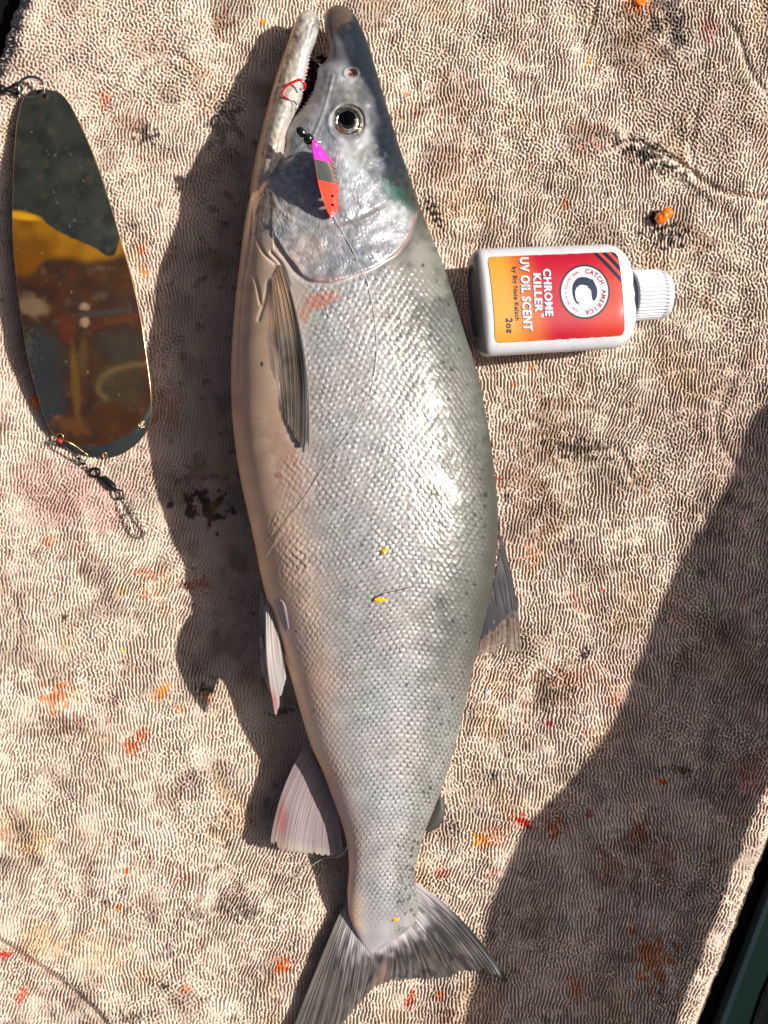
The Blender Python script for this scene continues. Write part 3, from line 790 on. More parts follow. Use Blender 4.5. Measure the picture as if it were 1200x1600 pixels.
def body_shell(fl, fr_, ft, fz, y0, y1, step, nU, nD, fn):
    ys = np.arange(y0, y1, step)
    un = ring_grid(ys, nU)
    Yg, Ug = np.meshgrid(ys, un, indexing='ij')
    l, r = I(Yg, fl), I(Yg, fr_)
    Xg = l + (r - l) * (Ug + 1) / 2
    zc, T = I(Yg, fz), I(Yg, ft)
    up = zc + T * np.power(np.clip(1 - np.abs(Ug) ** 2.15, 0, 1), 1 / 2.05)
    dz, col, prm = fn(Xg, Yg, (Ug + 1) / 2)
    k = np.clip((1 - np.abs(Ug)) * 14, 0, 1)          # relief dies out at the silhouette
    top = W3(Xg, Yg, up + dz * (0.25 + 0.75 * k) * sstep(0, 6, T))
    und = -np.linspace(-1, 1, nD + 2)[1:-1]
    und = und * (1.5 - 0.5 * und ** 2) 
    Y2, U2 = np.meshgrid(ys, und, indexing='ij')
    l2, r2 = I(Y2, fl), I(Y2, fr_)
    X2 = l2 + (r2 - l2) * (U2 + 1) / 2
    zc2, T2 = I(Y2, fz), I(Y2, ft)
    dn = zc2 - T2 * np.power(np.clip(1 - np.abs(U2) ** 2.15, 0, 1), 1 / 2.05)
    e = W3(X2, Y2, zc2)                 # underside keeps the plan of the widest section
    bot = e.copy()
    bot[..., 2] = dn * S
    v = np.concatenate([top, bot], 1)
    uu = ((U2 + 1) / 2)
    c2 = np.broadcast_to(np.array([0.5, 0.47, 0.43]), X2.shape + (3,)) * (1 - 0.6 * sstep(.7, 1, uu))[..., None]
    c2 = c2 * 1.0
    p2 = np.broadcast_to(np.array([0.4, 0.2, 0.35]), X2.shape + (3,))
    c = np.concatenate([col, c2], 1)
    p = np.concatenate([prm, p2], 1)
    f = grid_faces(len(ys), v.shape[1], wrap_c=True)
    nC = v.shape[1]
    return v.reshape(-1, 3), f, c.reshape(-1, 3), p.reshape(-1, 3), len(ys), nC

v1, f1, c1, p1, nr1, nc1 = body_shell(bL, bR, Tt, Zc, 8, 1490.5, 1.55, 312, 30, flesh)

# lower jaw: second lobe of the same mesh, sinking into the throat
jL = [(15, 480), (19, 472), (36, 461), (66, 450), (102, 437), (137, 426), (179, 415), (220, 405), (261, 396), (302, 390), (357, 392)]
jR = [(15, 486), (19, 491), (30, 498), (44, 499), (63, 494), (88, 484), (110, 480), (132, 475), (157, 471), (179, 462), (200, 455), (225, 452), (261, 452), (302, 450), (357, 440)]
jT = [(15, 4), (22, 15), (40, 22), (102, 32), (179, 44), (240, 54), (290, 54), (357, 40)]
jZ = [(15, 46), (60, 48), (102, 52), (179, 60), (240, 67), (300, 68), (357, 60)]
def jaw_skin(x, y, u):
    dz = 0.8 * noise(x, y, 40, 101) - 1.6 * np.exp(-(dist_poly(x, y, curve([(487, 40), (470, 110), (462, 150), (455, 185)], 20))[0] / 2.0) ** 2)
    dz -= 2.0 * np.exp(-(dist_poly(x, y, curve([(460, 60), (440, 120), (425, 180), (412, 240)], 20))[0] / 3.0) ** 2)
    dz -= 1.6 * np.exp(-(dist_poly(x, y, curve([(462, 168), (450, 190), (437, 210), (430, 250)], 20))[0] / 3.0) ** 2)
    dz += 0.35 * noise(x, y, 11, 103)
    col = np.empty(x.shape + (3,)); col[:] = (0.37, 0.345, 0.31)
    t = sstep(0.0, 0.45, u)[..., None]
    col = np.array((0.50, 0.33, 0.20)) * (1 - t) + col * t
    bl = [(482, 30, 14, 14, 0, (.44, .41, .37), .6, .4), (495, 38, 6, 12, 0, (.13, .13, .14), .8, .5), (490, 60, 6, 20, 15, (.36, .38, .41), .7, .4), (474, 100, 8, 40, 10, (.44, .46, .50), .7, .4), (450, 95, 8, 50, 15, (.46, .37, .28), .6, .3), (428, 156, 16, 5, -20, (.45, .14, .10), .6, .5),
          (462, 150, 9, 14, 10, (.48, .44, .42), .6, .3), (450, 195, 14, 26, 20, (.36, .34, .33), .5, .3), (430, 235, 22, 46, 8, (.42, .36, .30), .7, .2), (455, 133, 20, 7, -20, (.55, .33, .27), .5, .6), (477, 130, 4, 34, 8, (.5, .3, .28), .5, .3)]
    col = paint(col.reshape(-1, 3), x.ravel(), y.ravel(), bl).reshape(col.shape)
    col *= (1 + 0.05 * noise(x, y, 12, 104))[..., None]
    prm = np.stack([np.full(x.shape, 0.33), 0.12 * np.ones(x.shape), np.full(x.shape, .4)], -1)
    return dz, col, prm
v2, f2, c2, p2, nr2, nc2 = body_shell(jL, jR, jT, jZ, 15, 357.5, 1.6, 90, 20, jaw_skin)
vb, fb_ = merge([(v1, f1), (v2, f2)])
body = mesh("body", vb, fb_, M['fish'], fish, col=np.concatenate([c1, c2]), prm=np.concatenate([p1, p2]))
# close the blunt ends
import bmesh
bm = bmesh.new(); bm.from_mesh(body.data)
bmesh.ops.holes_fill(bm, edges=[e for e in bm.edges if e.is_boundary], sides=0)
bm.normal_update()
bm.to_mesh(body.data); bm.free()

# mouth lining
mo = curve([(513, 84), (507, 100), (500, 118), (494, 136), (482, 156), (466, 176), (448, 200), (438, 232)], 40)
mi = curve([(484, 90), (482, 105), (478, 120), (474, 140), (470, 155), (460, 176), (446, 200), (436, 232)], 40)
k = np.linspace(-0.25, 1.25, 12)[None, :, None]
q = mi[:, None] * (1 - k) + mo[:, None] * k
qz = 30 + 8 * noise(q[..., 0], q[..., 1], 16, 105) + 22 * np.abs(k[..., 0] - 0.5) ** 2 * 2 + np.linspace(0, 22, 40)[:, None]
mesh("mouth_lining", W3(q[..., 0], q[..., 1], qz), grid_faces(40, 12), M['mouth'], fish)
# teeth along both jaws
def tooth(x, y, z, dx, dy, ln, rd):
    th = np.linspace(0, 2 * np.pi, 6, endpoint=False)
    c0 = np.array(W(x, y, z)); tip = np.array(W(x + dx * ln, y + dy * ln, z + ln * 0.35))
    a = np.array([-(-dy), dx, 0]) ; a = np.array([dy, dx, 0.0]); a /= np.linalg.norm(a) + 1e-9
    b = np.array([0, 0, 1.0])
    v = [c0 + rd * S * (math.cos(t) * a + math.sin(t) * b) for t in th] + [tip]
    f = [(i, (i + 1) % 6, 6) for i in range(6)]
    return mesh("tooth", np.array(v), f, M['tooth'], fish)
rt = np.random.RandomState(12)
for p_ in curve([(510, 100), (498, 112), (494, 130), (486, 148), (474, 166), (458, 184), (446, 200)], 20):
    tooth(p_[0] + 1, p_[1], float(I(p_[1], Zc)) + 3, -0.85, 0.15, rt.uniform(2.4, 4.5), 1.1)
for p_ in curve([(492, 66), (484, 88), (480, 110), (475, 132), (471, 157), (463, 175)], 20):
    tooth(p_[0] - 1, p_[1], float(I(p_[1], jZ)) + 5, 0.9, -0.1, rt.uniform(2.2, 4.2), 1.1)
tooth(503, 104, 62, -0.7, -0.7, 9, 2.0)

# eye
def eye():
    R = 24.5
    ez = float(fish_z(544.0, 190.0)) - 4
    rr = np.linspace(0, 1, 46)
    th = np.linspace(0, 2 * np.pi, 96, endpoint=False)
    RR, TH = np.meshgrid(rr, th, indexing='ij')
    x = 544 + R * 1.0 * RR * np.cos(TH)
    y = 190 + R * 1.03 * RR * np.sin(TH)
    z = ez + 7.5 * np.sqrt(np.clip(1 - RR ** 2 * 0.96, 0, 1)) - 3.5
    z += 1.1 * np.exp(-((RR - 0.80) / 0.06) ** 2) - 1.0 * np.exp(-((RR - 0.67) / 0.05) ** 2)
    z += 0.25 * noise(x, y, 12, 111) * (RR > 0.5)
    gold, silv, dark, copper = [np.array(c) for c in ((.62, .52, .25), (.70, .70, .62), (.03, .035, .04), (.42, .18, .06))]
    c = np.empty(x.shape + (3,)); c[:] = (.22, .22, .20)
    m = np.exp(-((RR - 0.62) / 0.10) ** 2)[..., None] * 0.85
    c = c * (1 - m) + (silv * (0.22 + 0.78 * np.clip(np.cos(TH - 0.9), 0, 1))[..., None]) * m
    m = np.exp(-((RR - 0.93) / 0.07) ** 2)[..., None] * (0.35 + 0.65 * np.clip(np.sin(TH) * 1.2, 0, 1))[..., None]
    c = c * (1 - m) + gold * m
    m = np.exp(-((RR - 0.79) / 0.05) ** 2)[..., None] * 0.85
    c = c * (1 - m) + dark * m
    m = (np.exp(-((RR - 0.68) / 0.12) ** 2) * np.exp(-((TH - 2.2) / 0.45) ** 2))[..., None]
    c = c * (1 - m) + copper * m
    c *= (1 + 0.22 * noise(x, y, 9, 112))[..., None]
    m = (RR < 0.47)[..., None]
    c = np.where(m, dark * 0.3, c)
    prm = np.stack([np.full(x.shape, .18) , np.where(RR > .5, .75, 0)], -1)
    e = mesh("eye", W3(x, y, z), grid_faces(46, 96, wrap_c=True), M['eye'], fish, col=c, prm=prm)
    # pupil: a glossy dome
    RR, TH = np.meshgrid(np.linspace(0, 1, 16), np.linspace(0, 2 * np.pi, 48, endpoint=False), indexing='ij')
    x = 543.2 + 13.2 * RR * np.cos(TH); y = 184.5 + 11.6 * RR * np.sin(TH)
    z = ez + 4.4 + 2.2 * np.sqrt(1 - RR ** 2 * .98) - 0.9
    mesh("pupil", W3(x, y, z), grid_faces(16, 48, wrap_c=True), M['pupil'], e)
eye()

# fins ------------------------------------------------------------
def fin(name, basep, tipp, zfn, rays, colfn, ns=70, bend=None, ragged=0.04, seed=0, relief=1.3, thick=1.6, per=7, label=None, dark=1.0):
    nt_ = rays * per + 1
    b = curve(basep, nt_); t = curve(tipp, nt_)
    tt = np.linspace(0, 1, nt_)
    s = np.linspace(0, 1, ns)
    Sg, Tg = np.meshgrid(s, tt, indexing='ij')
    rn = 1 - ragged * (np.abs(noise(tt * rays * 9, tt * 0 + seed, 14, 121)) + 0.5 * (np.mod(tt * rays * 0.5 + 0.25, 1) < 0.12))
    Sc = Sg * rn[None, :]
    mid = 0
    xy = b[None] * (1 - Sc[..., None]) + t[None] * Sc[..., None]
    if bend is not None:
        mb = curve(bend, nt_)
        w2 = (4 * Sc * (1 - Sc))[..., None] * 0.5
        xy = b[None] * ((1 - Sc) ** 2)[..., None] + (2 * Sc * (1 - Sc))[..., None] * mb[None] + t[None] * (Sc ** 2)[..., None]
    x, y = xy[..., 0], xy[..., 1]
    z = zfn(x, y, Sc, Tg)
    ph = Tg * rays + 0.22 * noise(Tg * rays * 20, Sg * 40 + 31 * seed, 60, 128) + 0.3 * noise(Tg * rays * 20, 0 * Sg + 31 * seed, 70, 129)
    ray = np.abs(np.cos(np.pi * ph)) ** 1.5
    fine_ = np.abs(np.cos(np.pi * (ph * 3))) * sstep(0.45, 0.9, Sg)
    z = z + relief * (ray * (1 - 0.65 * Sg) * (0.55 + 0.45 * sstep(0, .2, Sg)) * (0.75 + .35 * noise(Tg * 400, Sg * 30, 50, 127)) + 0.25 * fine_) + 0.5 * noise(x, y, 60, 130 + seed)
    c = colfn(x, y, Sc, Tg, ray)
    c[..., :3] *= dark
    o = mesh(name, W3(x, y, z), grid_faces(ns, nt_), M['fin'], fish, col=c)
    so_ = o.modifiers.new("thickness", 'SOLIDIFY'); so_.thickness = thick * S; so_.offset = -1
    if label: o['label'] = label
    return o

mixc = lambda a, b, t: np.asarray(a) * (1 - t[..., None]) + np.asarray(b) * t[..., None]
def rgba(c, a): return np.concatenate([c, a[..., None]], -1)

# tail fin
def tail_col(x, y, s, t, ray):
    n1 = noise(x * 0.5 + t * 260, s * 60, 22, 141)
    c = mixc((.68, .61, .65), (.095, .09, .088), sstep(-0.02, 0.40, s + 0.06 * n1))
    c = mixc(c, (.22, .19, .16), sstep(.46, .85, s + .14 * noise(t * 260, s * 24, 18, 146)) * .75)
    streak = sstep(0.0, 1.2, noise(t * 900, s * 22, 16, 142))
    c = mixc(c, (.022, .022, .025), streak * 0.7 * sstep(.10, .3, s))
    streak2 = sstep(0.2, 1.2, noise(t * 1300, s * 14, 15, 147))
    c = mixc(c, (.34, .31, .29), streak2 * 0.35)
    dk = sstep(0.1, 1.3, noise(t * 330, s * 70, 20, 143) + 1.7 * np.exp(-((s - .84 - .05 * n1) / .07) ** 2) - .7)
    c = mixc(c, (.022, .022, .025), dk * 0.5)
    c = mixc(c, (.015, .016, .02), sstep(.90, .985, t) * sstep(.3, .7, s) * .9)
    c = mixc(c, (.02, .02, .024), sstep(.78, .95, t) * sstep(.72, .95, s) * .9)
    c = mixc(c, (.36, .31, .28), (1 - sstep(.0, .10, t)) * .5)
    c = mixc(c, (.42, .27, .23), np.exp(-((t - .47) / .03) ** 2) * sstep(.3, .6, s) * .6)
    c = c * (0.80 + 0.32 * ray)[..., None]
    a = 1 - 0.20 * sstep(.35, .9, s) * (1 - ray)
    a = a * (1 - 0.45 * sstep(.95, 1, s))
    return rgba(c, a)
def tail_z(x, y, s, t):
    return 14 + 10 * s * (t - .5) * 2 * 0.3 + 6 * np.sin(t * 9) * s + 5 * s + 6 * np.exp(-(s / .2) ** 2) * np.exp(-((t - .5) / .35) ** 2)
fin("tail_fin", [(544, 1398), (548, 1432), (560, 1460), (576, 1478), (600, 1474), (630, 1456), (648, 1425), (648, 1376)],
    [(440, 1652), (497, 1638), (545, 1590), (590, 1542), (640, 1531), (692, 1531), (745, 1518), (797, 1540)],
    tail_z, 40, tail_col, ns=120, per=6, dark=.62, bend=[(506, 1478), (530, 1530), (555, 1530), (580, 1515), (612, 1508), (652, 1494), (700, 1466), (742, 1440)], ragged=0.03, seed=1, relief=1.0)

# dorsal fin, folded down along the back
def dors_col(x, y, s, t, ray):
    c = mixc((.05, .05, .062), (.045, .04, .05), s)
    c = mixc(c, (.26, .20, .16), sstep(.58, .72, s + .05 * noise(x, y, 12, 151)) * .8)
    c = mixc(c, (.38, .31, .25), sstep(.80, .97, s + .05 * noise(x, y, 9, 152)) * .8)
    c = mixc(c, (.14, .055, .04), np.exp(-((s - .74) / .11) ** 2) * sstep(.3, 1.2, noise(t * 200, s * 10, 14, 153)) * .7)
    c = mixc(c, (.04, .035, .035), sstep(.5, 1.3, noise(t * 260, s * 5, 12, 154)) * .5 * sstep(.5, .7, s))
    c = c * (0.85 + .35 * ray)[..., None]
    return rgba(c, 1 - 0.35 * sstep(.82, 1, s))
fin("dorsal_fin", [(778, 828), (780, 850), (777, 880), (772, 905), (765, 930), (757, 955)],
    [(814, 1034), (806, 1016), (798, 1020), (785, 1009), (772, 1018), (745, 1026)],
    lambda x, y, s, t: 62 + 6 * t - 36 * s * (1 - .5 * t), 11, dors_col, dark=.55, bend=[(812, 925), (802, 945), (792, 955), (782, 965), (772, 975), (754, 985)], ragged=.03, seed=2, relief=1.3, label="dark folded fin with a pale frayed end")

# adipose fin
def adi_col(x, y, s, t, ray):
    c = mixc((.12, .11, .09), (.07, .065, .055), s)
    return rgba(c, np.ones(s.shape))
fin("adipose_fin", [(686, 1243), (682, 1258), (674, 1275), (668, 1290), (663, 1298)], [(688, 1248), (692, 1262), (691, 1275), (684, 1288), (668, 1296)],
    lambda x, y, s, t: 44 + 3 * np.sin(s * 3), 3, adi_col, dark=.6, ns=14, ragged=0, seed=3, relief=.3, thick=5)

# anal fin
def anal_col(x, y, s, t, ray):
    c = mixc((.40, .32, .33), (.33, .27, .28), s)
    c = mixc(c, (.62, .56, .56), (1 - sstep(.0, .10, 1 - t)) * .6)
    c = mixc(c, (.52, .45, .38), sstep(.82, .97, s) * .8)
    c = mixc(c, (.45, .12, .10), np.exp(-(np.hypot((x - 440) / 9, (y - 1280) / 30)) ** 2) * .75)
    c = mixc(c, (.28, .21, .21), sstep(.3, 1.4, noise(t * 300, s * 14, 15, 161)) * .45)
    c = c * (0.82 + .28 * ray)[..., None]
    return rgba(c, 1 - 0.16 * sstep(.8, 1, s))
fin("anal_fin", [(478, 1162), (487, 1176), (497, 1196), (508, 1218), (518, 1244), (528, 1275)],
    [(422, 1318), (440, 1329), (465, 1334), (490, 1337), (512, 1338), (538, 1340)],
    lambda x, y, s, t: 46 - 4 * s * (1 - t) - 14 * s * t + 4 * np.sin(t * 6) * s, 24, anal_col, per=5, dark=.72, bend=[(432, 1232), (455, 1250), (475, 1262), (495, 1275), (514, 1290), (532, 1305)], ragged=.02, seed=4, relief=.8)

# pelvic fins
def pelv_col(x, y, s, t, ray):
    c = mixc((.60, .55, .50), (.46, .43, .42), s)
    c = mixc(c, (.55, .13, .12), np.exp(-((s - .86) / .10) ** 2) * (1 - sstep(.05, .3, t)) * .8)
    c = mixc(c, (.24, .21, .23), sstep(.2, 1.3, noise(t * 120, s * 10, 14, 171)) * .5)
    c = c * (.80 + .3 * ray)[..., None]
    return rgba(c, np.ones(s.shape))
fin("pelvic_fin", [(415, 934), (420, 932), (427, 935), (434, 944)], [(431, 1121), (436, 1112), (441, 1085), (447, 1060)],
    lambda x, y, s, t: 88 + 14 * s * (1 - .4 * t) + 44 * np.sin(np.pi * np.clip(s, 0, 1) ** .8) * (1 - t) ** .8, 5, pelv_col, dark=.55, bend=[(412, 1040), (424, 1030), (436, 1020), (446, 1010)], ragged=.03, seed=5, relief=2.0, thick=3)
fin("pelvic_fin", [(408, 925), (410, 935), (412, 945), (416, 955)], [(424, 1082), (417, 1068), (412, 1050), (409, 1030)],
    lambda x, y, s, t: 52 - 18 * s, 5, pelv_col, bend=[(402, 990), (405, 985), (410, 985), (415, 985)], ragged=.03, seed=6, relief=1.5, thick=3, label="far pelvic fin in the shadow under the belly")
fin("axillary_flap", [(428, 938), (434, 936), (441, 940), (446, 948)], [(444, 985), (446, 987), (449, 984), (451, 975)],
    lambda x, y, s, t: fish_z(x, y) + 1.5 + 2 * np.sin(np.pi * t), 3, lambda x, y, s, t, r: rgba(mixc((.36, .29, .29), (.27, .22, .28), s), np.ones(s.shape)), ns=24, ragged=0, seed=7, relief=.5, thick=2)

# pectoral fin pressed to the flank
def pec_col(x, y, s, t, ray):
    lead = sstep(.80, .97, t)
    c = mixc((.50, .31, .19), (.30, .25, .20), sstep(.1, .5, s))
    dark = sstep(.28, .58, s) * sstep(.20, .62, t + .06 * noise(x, y, 30, 181)) * (1 - .35 * sstep(.9, 1, s))
    c = mixc(c, (.07, .058, .05), dark * .85)
    c = mixc(c, (.03, .028, .028), sstep(.1, 1.6, noise(t * 240, s * 9, 13, 182)) * dark * .55)
    c = mixc(c, (.24, .18, .13), sstep(.2, 1.2, noise(t * 210, s * 7, 15, 183)) * .45)
    c = mixc(c, (.24, .24, .23), lead * (.75 * (1 - sstep(.75, 1., s) * .4)))
    c = mixc(c, (.05, .05, .055), np.exp(-((t - .985) / .012) ** 2) * .9 + np.exp(-((t - .90) / .015) ** 2) * .7 * (s > .15))
    c = c * (.84 + .26 * ray)[..., None]
    a = np.clip(.15 + .85 * sstep(.05, .5, t + .05 * noise(x, y, 50, 186)), 0, 1) * (.6 + .4 * sstep(0, .15, s))
    return rgba(c, a)
fin("pectoral_fin", [(424, 440), (427, 430), (432, 420), (438, 413), (441, 414)],
    [(440, 640), (452, 670), (462, 690), (472, 702), (482, 706)],
    lambda x, y, s, t: fish_z(x, y) + 1 + 8 * s * t * (1 - .4 * s) + 4.5 * sstep(.7, 1, t) * np.sin(np.pi * np.clip(s, 0, 1)) , 22, pec_col, dark=.95, ns=110, per=6,
    bend=[(414, 540), (428, 540), (446, 540), (466, 535), (492, 560)], ragged=.03, seed=8, relief=1.0)

# ------------------------------------------------------------------ red fishing hook through the lower jaw
hook = empty("fishing_hook", ((455 - 600) * S, (800 - 140) * S, 90 * S))
tag(hook, "small red fishing hook caught in the pale lower jaw of the salmon", "hook")
hp = curve([(476, 140, 95), (475, 130, 103), (470, 125, 106), (458, 128, 106), (448, 134, 104), (442, 142, 101), (441, 149, 99), (447, 153, 100), (455, 157, 100)], 50)
v, f = tube(W3(hp[:, 0], hp[:, 1], hp[:, 2]), np.interp(np.linspace(0, 1, 50), [0, .1, .5, .9, 1], [1.6, 2.3, 1.9, 1.3, .5]) * S, 8)
mesh("hook_bend", v, f, M['blood'], hook)
hp = curve([(455, 157, 100), (461, 160, 99), (464, 167, 98), (461, 172, 98)], 16)
v, f = tube(W3(hp[:, 0], hp[:, 1], hp[:, 2]), 1.0 * S, 6)
mesh("hook_point", v, f, M['chrome'], hook)

# ------------------------------------------------------------------ spinner on the cheek
spin = empty("spinner_lure", ((500 - 600) * S, (800 - 270) * S, 150 * S))
tag(spin, "pink, black and orange-red spinner blade with two black beads on the salmon's cheek", "fishing lure")
sz0 = 150.0
def spin_pt(a, b, lift=0.0):
    """a 0..1 along the blade, b -1..1 across: left edge (b=-1) stands up"""
    wd = 1.0
    cx = I(a, [(0, 490), (.25, 500), (.5, 508), (.75, 515), (1, 518)])
    cy = 216 + 124 * a
    lx = I(a, [(0, 488), (.12, 489), (.3, 492), (.5, 496), (.75, 504), (.92, 512), (1, 517)])
    rx = I(a, [(0, 492), (.12, 504), (.3, 520), (.5, 531), (.62, 534), (.75, 533), (.92, 526), (1, 519)])
    x = lx + (rx - lx) * (b + 1) / 2
    cyb = cy
    hgt = np.sin(np.pi * np.clip(a * .92 + .06, 0, 1)) ** .75
    zc_ = fish_z(x, cyb)
    z = 150 + 12 * (1 - a) * 0 + hgt * (-b) * 23 + 14 + 7 * hgt * (1 - b ** 2) + 6 * a
    zf = I(a, [(0, 152), (1, 164)])
    return x, cyb, zf + 14 + hgt * (-b * 25 + 5 * (1 - b * b)) + lift
na, nb = 150, 61
Ag, Bg = np.meshgrid(np.linspace(0, 1, na), np.linspace(-1, 1, nb), indexing='ij')
bx, by, bz = spin_pt(Ag, Bg)
pinkc, redc, slatec = (.85, .01, .42), (.88, .035, .012), (.10, .13, .13)
c = np.empty(Ag.shape + (3,)); c[:] = slatec
m1 = by + 0.10 * (bx - 490) * -1.0
bnd1 = 248 + (bx - 490) * .22
bnd2 = 281 + (bx - 495) * .20
c = np.where((by < bnd1)[..., None], np.array(pinkc), c)
c = np.where((by > bnd2)[..., None], np.array(redc), c)
midr = (by >= bnd1) & (by <= bnd2) & (Bg > .30)
c = np.where(midr[..., None], np.array((.20, .10, .08)), c)
lines_ = (np.mod((by - (bx - 520) * .9) / 6.2, 1) < .36) & (Bg > .50) & (Ag > .2) & (Ag < .80)
c = np.where(lines_[..., None], np.array((.02, .008, .012)), c)
gl = (np.abs(Bg - I(Ag, [(0, .3), (.25, .28), (.7, .42), (1, .4)])) < .035) & (Ag > .25) & (Ag < .72)
c = np.where(gl[..., None], np.array((.05, .012, .02)), c)
rim_ = np.minimum(1 - np.abs(Bg), .2) < .05
c = np.where((rim_ & (by >= bnd1) & (by <= bnd2) & (Bg < 0))[..., None], np.array((.45, .16, .04)), c)
prm = np.stack([np.where((by >= bnd1) & (by <= bnd2), .25, .35), np.where((by >= bnd1) & (by <= bnd2) & (Bg < .3), .7, 0)], -1)
fcs = grid_faces(na, nb)
keep = np.ones(len(fcs), bool)
fx_, fy_ = bx.ravel()[fcs].mean(1), by.ravel()[fcs].mean(1)
for hx, hy, hr in ((519.5, 306, 2.6), (519.5, 320, 2.6)):
    keep &= np.hypot((fx_ - hx) , (fy_ - hy)) > hr
keep &= np.hypot((fx_ - 499.5) / 3.6, (fy_ - 223) / 2.4) > 1
bl_ = mesh("blade", W3(bx, by, bz), fcs[keep], M['blade'], spin, col=c, prm=prm)
md = bl_.modifiers.new("thickness", 'SOLIDIFY'); md.thickness = 1.3 * S
v, f = blob(W(482, 217, 172), np.array([8, 8, 8]) * S)
mesh("bead", v, f, M['black_bead'], spin)
v, f = blob(W(470.5, 206.5, 168), np.array([9.2, 6.2, 6.2]) * S, ax=Matrix.Rotation(math.radians(-48), 4, 'Z'))
mesh("bead", v, f, M['black_bead'], spin, )
wp = curve([(466, 200, 165), (476, 211, 170), (486, 219, 172), (494, 221, 171), (501, 222, 168)], 24)
v, f = tube(W3(wp[:, 0], wp[:, 1], wp[:, 2]), .9 * S, 6)
mesh("wire", v, f, M['chrome'], spin)
th = np.linspace(0, 2 * np.pi, 28, endpoint=False)
v, f = tube(W3(488 + 7 * np.cos(th), 228 + 5 * np.sin(th), 168 + 3 * np.cos(th)), .8 * S, 6, closed=True)
mesh("clevis_ring", v, f, M['line'], spin)

# leader line from the lure down the flank
def on_fish(pts, n, rad, lift=1.8):
    p_ = curve(pts, n)
    return tube(W3(p_[:, 0], p_[:, 1], fish_z(p_[:, 0], p_[:, 1]) + lift), rad * S, 6)
v, f = on_fish([(522, 338), (535, 362), (548, 385), (560, 410), (572, 435), (581, 470), (587, 510), (589, 545), (585, 585), (577, 620), (562, 650), (545, 678), (528, 700), (512, 722), (497, 745), (478, 775), (450, 815), (425, 855), (410, 882)], 240, np.interp(np.arange(240), [0, 120, 239], [.50, .40, .25]), 2.0)
ld = mesh("leader_line", v, f, M['line'])
tag(ld, "thin clear fishing line curving from the spinner down the salmon's flank", "fishing line")
v, f = on_fish([(583, 936), (595, 929), (615, 924), (640, 918)], 40, .55, 2)
hr_ = mesh("fibre", v, f, M['black_metal'])
tag(hr_, "short dark thread above the orange speck on the salmon's flank", "thread")
p_ = curve([(455, 1382, 8), (478, 1360, 9), (505, 1342, 16), (530, 1338, 30), (545, 1320, 62)], 60)
v, f = tube(W3(p_[:, 0], p_[:, 1], p_[:, 2]), .55 * S, 6)
t_ = mesh("fibre", v, f, M['line'])
tag(t_, "fine pale thread between the anal fin and the towel", "thread")

# ------------------------------------------------------------------ dodger
dod = empty("dodger", ((120 - 600) * S, (800 - 430) * S, 0))
tag(dod, "long worn metal dodger blade with painted amber and brown reflections left of the fish", "fishing dodger")
dL_ = [(139, 66), (142, 50), (148, 40), (158, 34), (180, 28), (230, 22), (300, 19), (370, 19), (440, 25), (500, 33), (560, 43), (610, 56), (650, 68), (680, 84), (697, 100), (708, 118), (715, 138), (718.5, 155)]
dR_ = [(139, 70), (142, 86), (148, 97), (158, 106), (180, 119), (230, 142), (300, 167), (370, 188), (440, 208), (500, 221), (560, 230), (610, 236), (640, 237), (665, 234), (685, 222), (700, 206), (711, 187), (718.5, 162)]
def dod_z(x, y):
    s = (y - 139) / 580
    z = 9 + 30 * np.sin(np.pi * np.clip(s, 0, 1)) ** .8
    l, r = I(y, dL_), I(y, dR_)
    u = (x - l) / (r - l + 1e-6) * 2 - 1
    z = z + 6 * (1 - u * u) * np.sin(np.pi * np.clip(s, 0, 1))
    # turned-down lip at the tail end
    d = np.hypot((x - 142) / 96.0, (y - 610) / 88.0)
    z = z - 9 * sstep(.98, 1.22, d) * (y > 610)
    return z
ya = np.concatenate([139 + 22 * np.linspace(0, 1, 30) ** 2, np.arange(162.5, 690, 2.2), 718.5 - 28 * np.linspace(1, 0, 40) ** 1.5])
Yd, Ud = np.meshgrid(ya, np.linspace(0, 1, 110), indexing='ij')
Xd = I(Yd, dL_) + (I(Yd, dR_) - I(Yd, dL_)) * Ud
Zd = dod_z(Xd, Yd) + 0.3 * noise(Xd, Yd, 60, 201)
# reflections painted in: dark at the head, amber and brown below, slate lip
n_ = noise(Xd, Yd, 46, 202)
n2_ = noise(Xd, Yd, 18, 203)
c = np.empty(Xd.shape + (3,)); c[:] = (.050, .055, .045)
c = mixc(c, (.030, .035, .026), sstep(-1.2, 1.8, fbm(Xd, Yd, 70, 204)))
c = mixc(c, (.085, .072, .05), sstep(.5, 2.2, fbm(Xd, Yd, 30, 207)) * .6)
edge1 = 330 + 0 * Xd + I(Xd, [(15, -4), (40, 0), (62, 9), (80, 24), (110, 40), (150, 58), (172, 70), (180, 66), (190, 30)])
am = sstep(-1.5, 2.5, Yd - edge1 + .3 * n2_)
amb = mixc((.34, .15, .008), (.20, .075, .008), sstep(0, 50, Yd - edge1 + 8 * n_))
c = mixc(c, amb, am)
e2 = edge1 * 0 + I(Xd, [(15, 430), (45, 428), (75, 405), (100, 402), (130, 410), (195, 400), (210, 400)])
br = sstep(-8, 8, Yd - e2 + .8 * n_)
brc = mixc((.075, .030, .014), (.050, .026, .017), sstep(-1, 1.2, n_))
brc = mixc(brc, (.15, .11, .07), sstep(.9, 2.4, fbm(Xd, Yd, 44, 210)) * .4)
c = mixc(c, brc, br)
c = mixc(c, (.85, .42, .015), np.exp(-(np.hypot((Xd - 34) / 28, (Yd - 333 - .14 * Xd) / 6)) ** 4) * .9)
